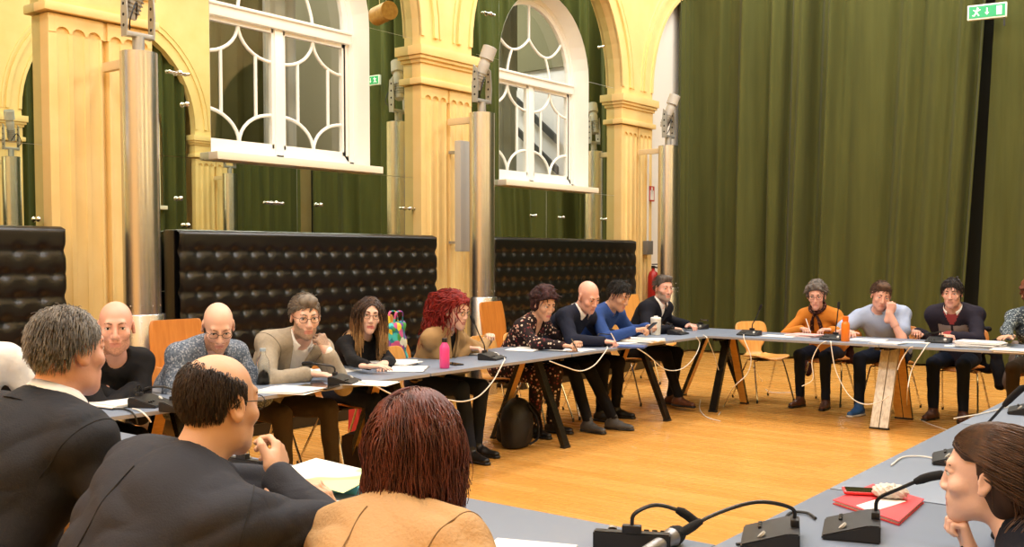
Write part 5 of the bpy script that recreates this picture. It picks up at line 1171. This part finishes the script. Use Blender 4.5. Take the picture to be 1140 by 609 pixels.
m = MB(); m._add([(v.x, v.y, .0305) for v in q]+[(v.x, v.y, .0295) for v in q], [(0, 1, 2, 3), (7, 6, 5, 4)]+[(i, 4+i, 4+(i+1) % 4, (i+1) % 4) for i in range(4)]); m.build('sheet', g, o, smooth=False)
sheets(float(cen.x+.02), cen.y+.0, .33, .25, .026, 20, 'turquoise folder under the green map', 'folder', 'folder', m=mat('cyan_folder', '#58a9b8', .5))
sheets(345, 566, .30, .21, .006, 30, 'white papers below the turquoise folder, beside the suit sleeve', n=2)
sheets(588, 612, .22, .16, .012, 20, 'white notebook with dark red edge at the elbow of the camel jacket', 'notebook', 'notebook', cover=None)
# right table: folder, phone, pouch
MR = mat('red_card', '#d8383f', .45)
cs = [at_z(x, y, TZ+.012) for x, y in ((927, 557), (972, 539), (1029, 556), (1001, 581))]; cen = sum(cs, Vector())/4
o = thing('red_folder', 'red folder with white papers on the right table', 'folder', (cen.x, cen.y, TZ)); q = [c-cen for c in cs]
def slab(q, z0, z1, name, m_, k=1.):
    b = MB(); b._add([(v.x*k, v.y*k, z1) for v in q]+[(v.x*k, v.y*k, z0) for v in q], [(0, 1, 2, 3), (7, 6, 5, 4)]+[(i, 4+i, 4+(i+1) % 4, (i+1) % 4) for i in range(4)]); return b.build(name, m_, o, smooth=False)
slab(q, .0005, .003, 'back_cover', MR); slab(q, .003, .011, 'papers', M_PAPER, .95)
q2 = [q[0]*.5+q[3]*.5 if False else q[0].lerp(q[3], .35), q[0].lerp(q[1], 1.)*1. if False else q[0].lerp(q[1], .0), q[1], q[2], q[2].lerp(q[3], .35)]
b = MB(); qq = q; slab(qq, .0112, .0135, 'front_cover', MR)
U, W = q[1]-q[0], q[3]-q[0]; qq = [q[0]+U*.05+W*.34, q[0]+U*.72+W*.42, q[0]+U*.70+W*.70, q[0]+U*.0+W*.60]; slab(qq, .0136, .0148, 'loose_sheet', M_PAPER)
def phone(px, py, rz, label, case=None, z=TZ, at=None):
    p = at_z(px, py, z) if at is None else at; o = thing('mobile_phone', label, 'phone', (p.x, p.y, z), R_(rz)); MB().box((0, 0, .005), (.075, .15, .009), bev=.004).build('case', case or M_BLACKPL, o); MB().box((0, 0, .0098), (.066, .135, .001)).build('screen', M_SCREEN, o); return o
phone(966, 549, 115, 'phone in a red case lying on the red folder', MR, TZ+.0152)
p = at_z(991, 549, TZ+.03); o = thing('white_pouch', 'white fluffy pouch lying on the red folder beside the phone', 'pouch', (p.x, p.y, TZ+.0152), R_(110))
b = bmesh.new(); bmesh.ops.create_icosphere(b, subdivisions=5, radius=1); b.transform(Matrix.Diagonal((.036, .052, .020, 1)).to_4x4())
for v in b.verts: v.co = Vector((math.copysign(abs(v.co.x/.036)**.7*.036, v.co.x), math.copysign(abs(v.co.y/.052)**.7*.052, v.co.y), v.co.z)); v.co += v.co.normalized()*.0022*(math.sin(v.co.x*300+v.co.y*170)+math.sin(v.co.y*350-v.co.z*400)); v.co.z += .0215
MB().bm(b).build('fur_body', mat('white_fur', '#dcd6cd', .9, bump=.6, bscale=200), o); MB().tube(curve_pts([(-.03, -.01, .03), (-.012, -.012, .041), (.012, -.012, .041), (.03, -.01, .03)]), .0025, 6).build('zip', M_GREYMET, o)
phone(355, 429, 60, 'dark phone lying before the hand of the man in the beige suit'); phone(505, 406, 75, 'dark phone behind the pink bottle'); phone(578, 381, 60, 'dark phone left of the woman in the floral dress')
p = at_z(333, 433, TZ); o = thing('tablet', 'black tablet at the table edge before the beige suit', 'tablet', (p.x+.03, p.y+.1, TZ), R_(-70)); MB().box((0, 0, .0045), (.17, .23, .008), bev=.003).build('case', M_BLACKPL, o); MB().box((0, 0, .009), (.15, .21, .001)).build('screen', M_SCREEN, o)
# bottles and cups
def bottle(px, py, prof, m_, label, name='drinking_bottle', cap=None, cat='bottle'):
    p = at_z(px, py, TZ); o = thing(name, label, cat, (p.x, p.y, TZ)); MB().lathe(prof, seg=28).build('body', m_, o)
    if cap: MB().lathe(cap[0], seg=24).build('cap', cap[1], o)
    return o
bottle(495, 410, [(0, .001), (.031, .001), (.034, .006), (.034, .135), (.031, .15), (.018, .172), (.017, .178), (0, .178)], mat('pink_steel', '#e84a92', .35), 'pink drinking bottle with dark cap on the left table', cap=([(0, .178), (.018, .178), (.018, .203), (.015, .206), (0, .206)], M_BLACKPL))
bottle(941, 380, [(0, .001), (.035, .001), (.037, .006), (.037, .15), (.033, .165), (.024, .178), (.023, .184), (0, .184)], mat('orange_steel', '#ee7d1e', .4), 'orange drinking bottle on the back table', cap=([(0, .184), (.026, .184), (.026, .222), (.022, .226), (0, .226)], mat('orange_cap', '#e06f15', .4)))
bottle(730, 373, [(0, .001), (.042, .001), (.046, .01), (.050, .14), (.050, .15), (0, .15)], mat('tumbler_white', '#e8e4da', .4, col2='#d8cfb8', vscale=25), 'white insulated tumbler before the man in the blue shirt', 'tumbler', cap=([(.051, .15), (.051, .165), (.044, .172), (.02, .174), (.02, .185), (0, .185)], M_WHITE), cat='cup')
gm = bpy.data.materials.new('clear_glass'); gm.use_nodes = True; gb = gm.node_tree.nodes['Principled BSDF']; gb.inputs['Transmission Weight'].default_value = 1; gb.inputs['Roughness'].default_value = .02; gb.inputs['IOR'].default_value = 1.35; gb.inputs['Base Color'].default_value = (.95, .98, 1, 1)
bottle(293, 428, [(0, .001), (.036, .001), (.04, .008), (.04, .12), (.034, .15), (.018, .175), (.016, .20), (.014, .20), (.016, .175), (.032, .148), (.037, .12), (.037, .01), (0, .008)], gm, 'clear water bottle standing left of the man in the beige suit', 'water_bottle', cap=([(0, .198), (.018, .198), (.018, .215), (0, .215)], mat('clear_blue_cap', '#9fb4c4', .4)))
p = at_z(144, 440, TZ+.022); o = thing('reading_glasses', 'reading glasses lying on papers before the black jumper', 'glasses', (p.x, p.y, TZ+.022), R_(-100)); m = MB()
for q in (-1, 1): m.tube([(q*.034+.026*math.cos(a), .004*0, .022+.020*math.sin(a)) for a in np.linspace(0, 2*PI, 17)], .0022, 6, cap=False)
m.tube([(-.009, 0, .026), (0, .0, .03), (.009, 0, .026)], .002, 6); m.build('rims', M_FRAME, o)
for q in (-1, 1): MB().tube([(q*.06, 0, .028), (q*.058, .06, .02), (q*.045, .12, .003)], .0019, 6).build('temple', M_FRAME, o)
def pen(tip, top, label, m_):
    t = Vector(tip); o = thing('pen', label, 'pen', t); d = Vector(top)-t; MB().tube([(0, 0, 0), d*.12, d*.85, d], [.0012, .0042, .0042, .0035], 8).build('barrel', m_, o)
    MB().tube([d*.62+d.orthogonal().normalized()*.0055, d*.97+d.orthogonal().normalized()*.0055], .0014, 6).build('clip', M_CHROME, o)
PW = mat('white_pen', '#e9e6e0', .4); PD = mat('dark_pen', '#222228', .4)
def held(key, side, label, m_, lean=(0, .03, .12)):
    i = PEOPLE[key]; w = i['wr'][side]; e = i['el'][side]; f = nz((w-e)*np.array([1, 1, .2])); r = i['root']; Mr = Matrix.Translation(r.location) @ Matrix.Rotation(r.rotation_euler.z, 4, 'Z')
    tip = Vector(w+f*.125+np.array([0, 0, -.045])); top = Vector(w+f*.06+np.array(lean)); pen(Mr @ tip, Mr @ top, label, m_)
held('floral', 'R', 'dark pen in the hand of the woman in the floral dress', PD, (0, .0, .06)); held('navy', 'R', 'white pen in the hand of the man in the navy jumper', PW, (0, .0, .07))
held('orange', 'R', 'white pen held upright by the woman in the orange jumper', PW, (0, .02, .10)); held('sweat', 'R', 'white pen in the hand of the man in the dark sweatshirt', PW, (0, -.02, .07))
i = PEOPLE['blue']; Mr = Matrix.Translation(i['root'].location) @ Matrix.Rotation(i['root'].rotation_euler.z, 4, 'Z'); c = Mr @ Vector((i['wr']['R']+i['wr']['L'])/2+np.array([0, .09, .01]))
o = phone(0, 0, -90, 'phone held by the man in the blue shirt', None, c.z, c); o.rotation_euler = (R_(40), 0, R_(-90))
# cables: white leads hanging from the microphones along the table fronts
def cable(pts, label, m_=None, r=.0045):
    P = [Vector(p) for p in pts]; o = thing('cable', label, 'cable', P[0]); MB().tube(curve_pts([q-P[0] for q in P], 6), r, 7).build('lead', m_ or M_CABLE, o)
def cx(l, x=-4.405): return [at_x(a, b, x) for a, b in l]
def cy(l, y=8.775): return [at_y(a, b, y) for a, b in l]
def cz(l, z=.006): return [at_z(a, b, z) for a, b in l]
cable(cz([(398, 424), (408, 427)], TZ+.008)+cx([(420, 431), (440, 440), (465, 441), (487, 450)]), 'white cable hanging from the beige-suit man\'s microphone')
cable(cz([(560, 396), (562, 400)], TZ+.008)+cx([(560, 404), (549, 424), (533, 441), (515, 447), (498, 445)]), 'white cable hanging from the red-haired woman\'s microphone')
cable(cz([(676, 386), (676, 388)], TZ+.008)+cx([(672, 394), (661, 407), (646, 413), (628, 408), (612, 402)]), 'white cable looping under the floral dress')
cable(cx([(708, 387), (722, 396), (740, 411), (758, 411), (772, 399), (779, 383), (775, 375)]), 'white cable looping between the tumbler and the far corner')
cable(cz([(783, 373), (787, 376)], TZ+.008)+cx([(790, 383), (796, 398), (800, 412)], -4.40), 'short white cable at the far corner of the tables')
cable(cz([(828, 372), (828, 375)], TZ+.008)+cy([(829, 379), (836, 398), (832, 416), (816, 432)])+cz([(806, 452), (800, 462)]), 'white cable hanging before the empty chair down to the floor')
cable(cz([(780, 445), (779, 455), (786, 464), (802, 469)]), 'white cable lying on the floor near the far corner')
cable([at_y(838, 408, 9.6)]+cz([(848, 424), (856, 436), (884, 437)]), 'white cable under the empty chair')
cable(cz([(920, 380), (917, 381)], TZ+.006)+cy([(911, 386), (904, 402), (905, 422), (893, 430)]), 'white cable before the knees of the orange jumper')
cable(cz([(924, 380), (925, 381)], TZ+.006)+cy([(926, 390), (931, 414), (945, 440), (962, 450), (980, 447), (990, 440)], 8.74), 'white cable sweeping to the pale table legs')
cable(cz([(1034, 382), (1032, 384)], TZ+.006)+cy([(1028, 390), (1015, 412), (1010, 440)])+cz([(1012, 458), (1030, 470), (1055, 479)]), 'white cable from the dark sweatshirt down to the floor at right')
cable(cz([(1016, 386), (1013, 387)], TZ+.006)+cy([(1009, 392), (1003, 402), (999, 412)], 8.76), 'short cable beside the pale table legs')
cable(cz([(1044, 511), (1025, 508), (1005, 509), (992, 518)], TZ+.005), 'white cable on the right table behind the red folder', None, .003)
cable(cz([(1122, 453), (1095, 460), (1062, 466)], TZ+.005), 'white cable on the right table at the far microphone', None, .003)
cable(cz([(870, 584), (880, 571), (898, 571), (908, 577)], TZ+.006), 'black cable between the two near microphones', M_BCABLE)
cable(cz([(820, 606), (840, 604), (856, 610)], TZ+.006), 'black cable at the bottom edge beside the near corner microphone', M_BCABLE)
cable(cz([(122, 455), (140, 456)], TZ+.006)+cx([(149, 461), (153, 472)], -4.41), 'black cable hanging off the table behind the charcoal suit', M_BCABLE)
cable(cz([(148, 455), (155, 457)], TZ+.006)+cx([(163, 463), (168, 470)], -4.41), 'white cable hanging off the table behind the charcoal suit')
# chairs
def seat_of(key, label, kind='waisted', col='light', dy=.0, rz=None):
    i = PEOPLE[key]; r = i['root']; z = r.rotation_euler.z; f = Vector((-math.sin(z), math.cos(z), 0)); p = r.location - f*dy; return put_chair(p.x, p.y, z if rz is None else rz, label, kind, col)
seat_of('white', 'wooden chair under the white-shirted person at the left edge'); seat_of('black', 'wooden chair under the man in the black jumper'); seat_of('check', 'wooden chair under the man in the checked blazer', col='dark')
seat_of('beige', 'brown wooden chair under the man in the beige suit', col='dark'); seat_of('longhair', 'wooden chair under the long-haired woman', col='dark'); seat_of('red', 'wooden chair with tall pale back under the red-haired woman', kind='tall', rz=R_(-80), dy=.16)
seat_of('floral', 'wooden chair under the woman in the floral dress'); seat_of('navy', 'wooden chair under the man in the navy jumper'); seat_of('blue', 'wooden chair under the man in the blue shirt'); seat_of('greyfar', 'wooden chair under the grey-haired bearded man')
seat_of('orange', 'wooden chair under the woman in the orange jumper', col='dark'); seat_of('lightblue', 'wooden chair under the man in the pale blue shirt', col='dark'); seat_of('sweat', 'wooden chair under the man in the dark sweatshirt', col='dark'); seat_of('speckle', 'wooden chair under the person in the speckled blouse', col='dark')
seat_of('greysuit', 'wooden chair under the grey-haired man in the charcoal suit', dy=.05); seat_of('balding', 'wooden chair under the balding man in the anthracite suit', dy=.05); seat_of('camel', 'wooden chair under the woman in the camel jacket', dy=.05); seat_of('profile', 'wooden chair under the woman in profile', dy=.05)
put_chair(-4.36, 9.97, R_(-124), 'empty light wooden shell chair at the far corner, turned sideways')
p = at_x(458, 392, -5.35); put_chair(-5.22, p.y-.10, R_(-86), 'empty wooden chair between the long-haired and the red-haired woman')
p = at_x(219, 375, -6.2); put_chair(-6.2, p.y, R_(-95), 'tall-backed orange wooden chair behind the man in the checked blazer', 'tall', 'dark')
p = at_x(573, 352, -6.2); put_chair(-6.2, p.y, R_(-85), 'tall-backed wooden chair behind the woman in the floral dress', 'tall', 'dark')
p = at_x(713, 345, -6.2); put_chair(-6.05, p.y, R_(-88), 'tall-backed pale wooden chair between the blue shirt and the bearded man', 'tall')
# bags
p = at_z(580, 497, 0); o = thing('backpack', 'black backpack standing on the floor beside the dark table leg', 'backpack', (p.x-.08, p.y+.05, 0), R_(-60)); MBK = mat('black_nylon', '#0b0b0d', .6, bump=.2, bscale=90)
G = Grid((-.25, -.2, -.02), (.25, .2, .45), .009); G.ell((0, 0, .17), (.21, .13, .19), None, .05); G.cone((-.16, 0, .05), (.16, 0, .05), .09, None, .05); G.cone((-.13, 0, .06), (.13, 0, .06), .10, None, .05); G.cone((-.12, 0, .26), (.12, 0, .26), .10, None, .05); G.cone((-.14, 0, .16), (.14, 0, .16), .11, None, .05); G.cut(lambda X, Y, Z: .003-Z); G.disp(wrinkle(.006, 26, 4)); v, F = G.mesh(1); np_mesh('body', v, F, MBK, o)
G = Grid((-.2, -.24, .0), (.2, .0, .3), .009); G.cone((-.09, -.10, .08), (.09, -.10, .08), .055, None, .03); G.cone((-.08, -.10, .15), (.08, -.10, .15), .045, None, .04); v, F = G.mesh(1); np_mesh('front_pocket', v, F, MBK, o)
MB().tube(curve_pts([(-.04, 0, .345), (-.03, 0, .385), (.03, 0, .385), (.04, 0, .345)]), .009, 8).build('handle', MBK, o)
for q in (-1, 1): MB().tube(curve_pts([(q*.06, .09, .33), (q*.09, .17, .22), (q*.12, .18, .08), (q*.15, .12, .03)]), .014, 8, flat=.4).build('shoulder_strap', MBK, o)
MB().tube(curve_pts([(-.12, -.115, .2), (-.06, -.148, .245), (.06, -.148, .245), (.12, -.115, .2)]), .004, 6).build('zip', M_GREYMET, o)
p = at_z(402, 521, 0); o = thing('briefcase', 'dark brown leather briefcase on the floor under the table, left', 'briefcase', (p.x, p.y, 0), R_(-70)); ML = mat('brown_leather', '#34201a', .45, bump=.15, bscale=70)
MB().prism([(-.06, .002), (.06, .002), (.055, .24), (.03, .27), (-.03, .27), (-.055, .24)], -.18, .18, 'x').build('body', ML, o); MB().box((0, -.062, .19), (.34, .008, .13), bev=.004).build('flap', ML, o); MB().tube(curve_pts([(-.05, 0, .27), (-.045, 0, .31), (.045, 0, .31), (.05, 0, .27)]), .008, 8).build('handle', ML, o); MB().box((0, -.068, .14), (.03, .008, .03), bev=.003).build('buckle', M_CHROME, o)
p = at_z(408, 492, 0); o = thing('red_bag', 'red bag standing under the table behind the brown briefcase', 'bag', (p.x-.1, p.y+.05, 0), R_(-80)); MRB = mat('red_fabric', '#b32a26', .7, bump=.2, bscale=60)
MB().prism([(-.13, .002), (.13, .002), (.11, .30), (-.11, .30)], -.05, .05, 'y').build('body', MRB, o)
for q in (-1, 1): MB().tube(curve_pts([(-.06, q*.04, .30), (-.05, q*.04, .40), (.05, q*.04, .40), (.06, q*.04, .30)]), .007, 6).build('handle', MRB, o)
p = at_x(441, 373, -5.62); MT = spot_mat('tote_print', '#2a7f8c', ['#48b7b0', '#e2c93f', '#7a4a9a', '#4f9a4b', '#d8dfd0', '#c65a8a'], 16, .62, .6); o = thing('tote_bag', 'colourful patterned tote bag hung on a chair beside the long-haired woman', 'bag', (p.x, p.y, p.z-.24), R_(-75))
G = Grid((-.2, -.1, -.05), (.2, .1, .42), .009); G.cone((-.11, 0, .05), (.11, 0, .05), .05, None, .03); G.cone((-.10, 0, .32), (.10, 0, .30), .035, None, .03); G.ell((0, 0, .17), (.145, .055, .17), None, .04); G.disp(wrinkle(.007, 24, 8)); v, F = G.mesh(1); np_mesh('body', v, F, MT, o)
for q in (-1, 1): MB().tube(curve_pts([(-.07, q*.02, .34), (-.05, q*.03, .42), (.05, q*.03, .42), (.07, q*.02, .34)]), .008, 6, flat=.5).build('handle', MT, o)
c = at_x(441, 373, -5.7); put_chair(-5.46, c.y, R_(-88), 'wooden chair carrying the colourful tote bag', col='dark')
# coats over chairs
def coat(key, label, m_, side, amp=.01):
    i = PEOPLE[key]; r = i['root']; o = thing('coat', label, 'coat', r.location, r.rotation_euler.z); G = Grid((-.40, -.45, .1), (.40, .05, .9), .012)
    G.cone((-.17, -.33, .80), (.17, -.33, .80), .035, None, .04); G.cone((-.22, -.33, .60), (.22, -.33, .60), .05, .05, .05); G.cone((side*.24, -.30, .66), (side*.30, -.22, .28), .06, .055, .04); G.cone((-.2, -.34, .42), (.2, -.34, .42), .05, None, .05); G.cone((-.1, -.34, .5), (.1, -.34, .5), .05, None, .06); G.disp(wrinkle(amp, 26, 3)); v, F = G.mesh(1); np_mesh('coat_body', v, F, m_, o)
    MB().tube([(-.1, -.33, .83), (0, -.35, .845), (.1, -.33, .83)], .018, 8).build('coat_collar', m_, o)
coat('orange', 'dark red-brown coat over the chair of the woman in the orange jumper', cloth('maroon_coat', '#3a1f1c'), 1); coat('sweat', 'black coat over the chair of the man in the dark sweatshirt', cloth('black_coat', '#17161b'), -1); coat('speckle', 'taupe quilted coat over the chair at the right edge', cloth('taupe_coat', '#6e6058', rough=.5), 1, .02)
# scarf of the woman in orange
i = PEOPLE['orange']; N_, up_, lat_, fw_ = i['N'], i['up'], i['lat'], i['fwd']; ms = spot_mat('scarf_print', '#2a1614', ['#6b3a34', '#3d2420', '#8a5a4a'], 60, .4)
m = MB(); m.tube([Vector(N_+lat_*math.sin(a)*.075+fw_*(math.cos(a)*.075+.012)+up_*(.03-.02*math.cos(a))) for a in np.linspace(0, 2*PI, 21)], .017, 10, cap=False)
sc = m.build('scarf', ms, i['root'])
for q in (-1, 1):
    MB().tube(curve_pts([Vector(N_+fw_*.095+up_*.01), Vector(N_+fw_*.12+lat_*q*.03-up_*.05), Vector(N_+fw_*.135+lat_*q*.045-up_*.12), Vector(N_+fw_*.14+lat_*q*.05-up_*.17)], 5), [.014]*6+[.020]*6+[.022]*4, 8, flat=.4).build('scarf_tail', ms, sc)
MB().sphere(Vector(N_+fw_*.10+up_*.005), .02, 12).build('scarf_knot', ms, sc)
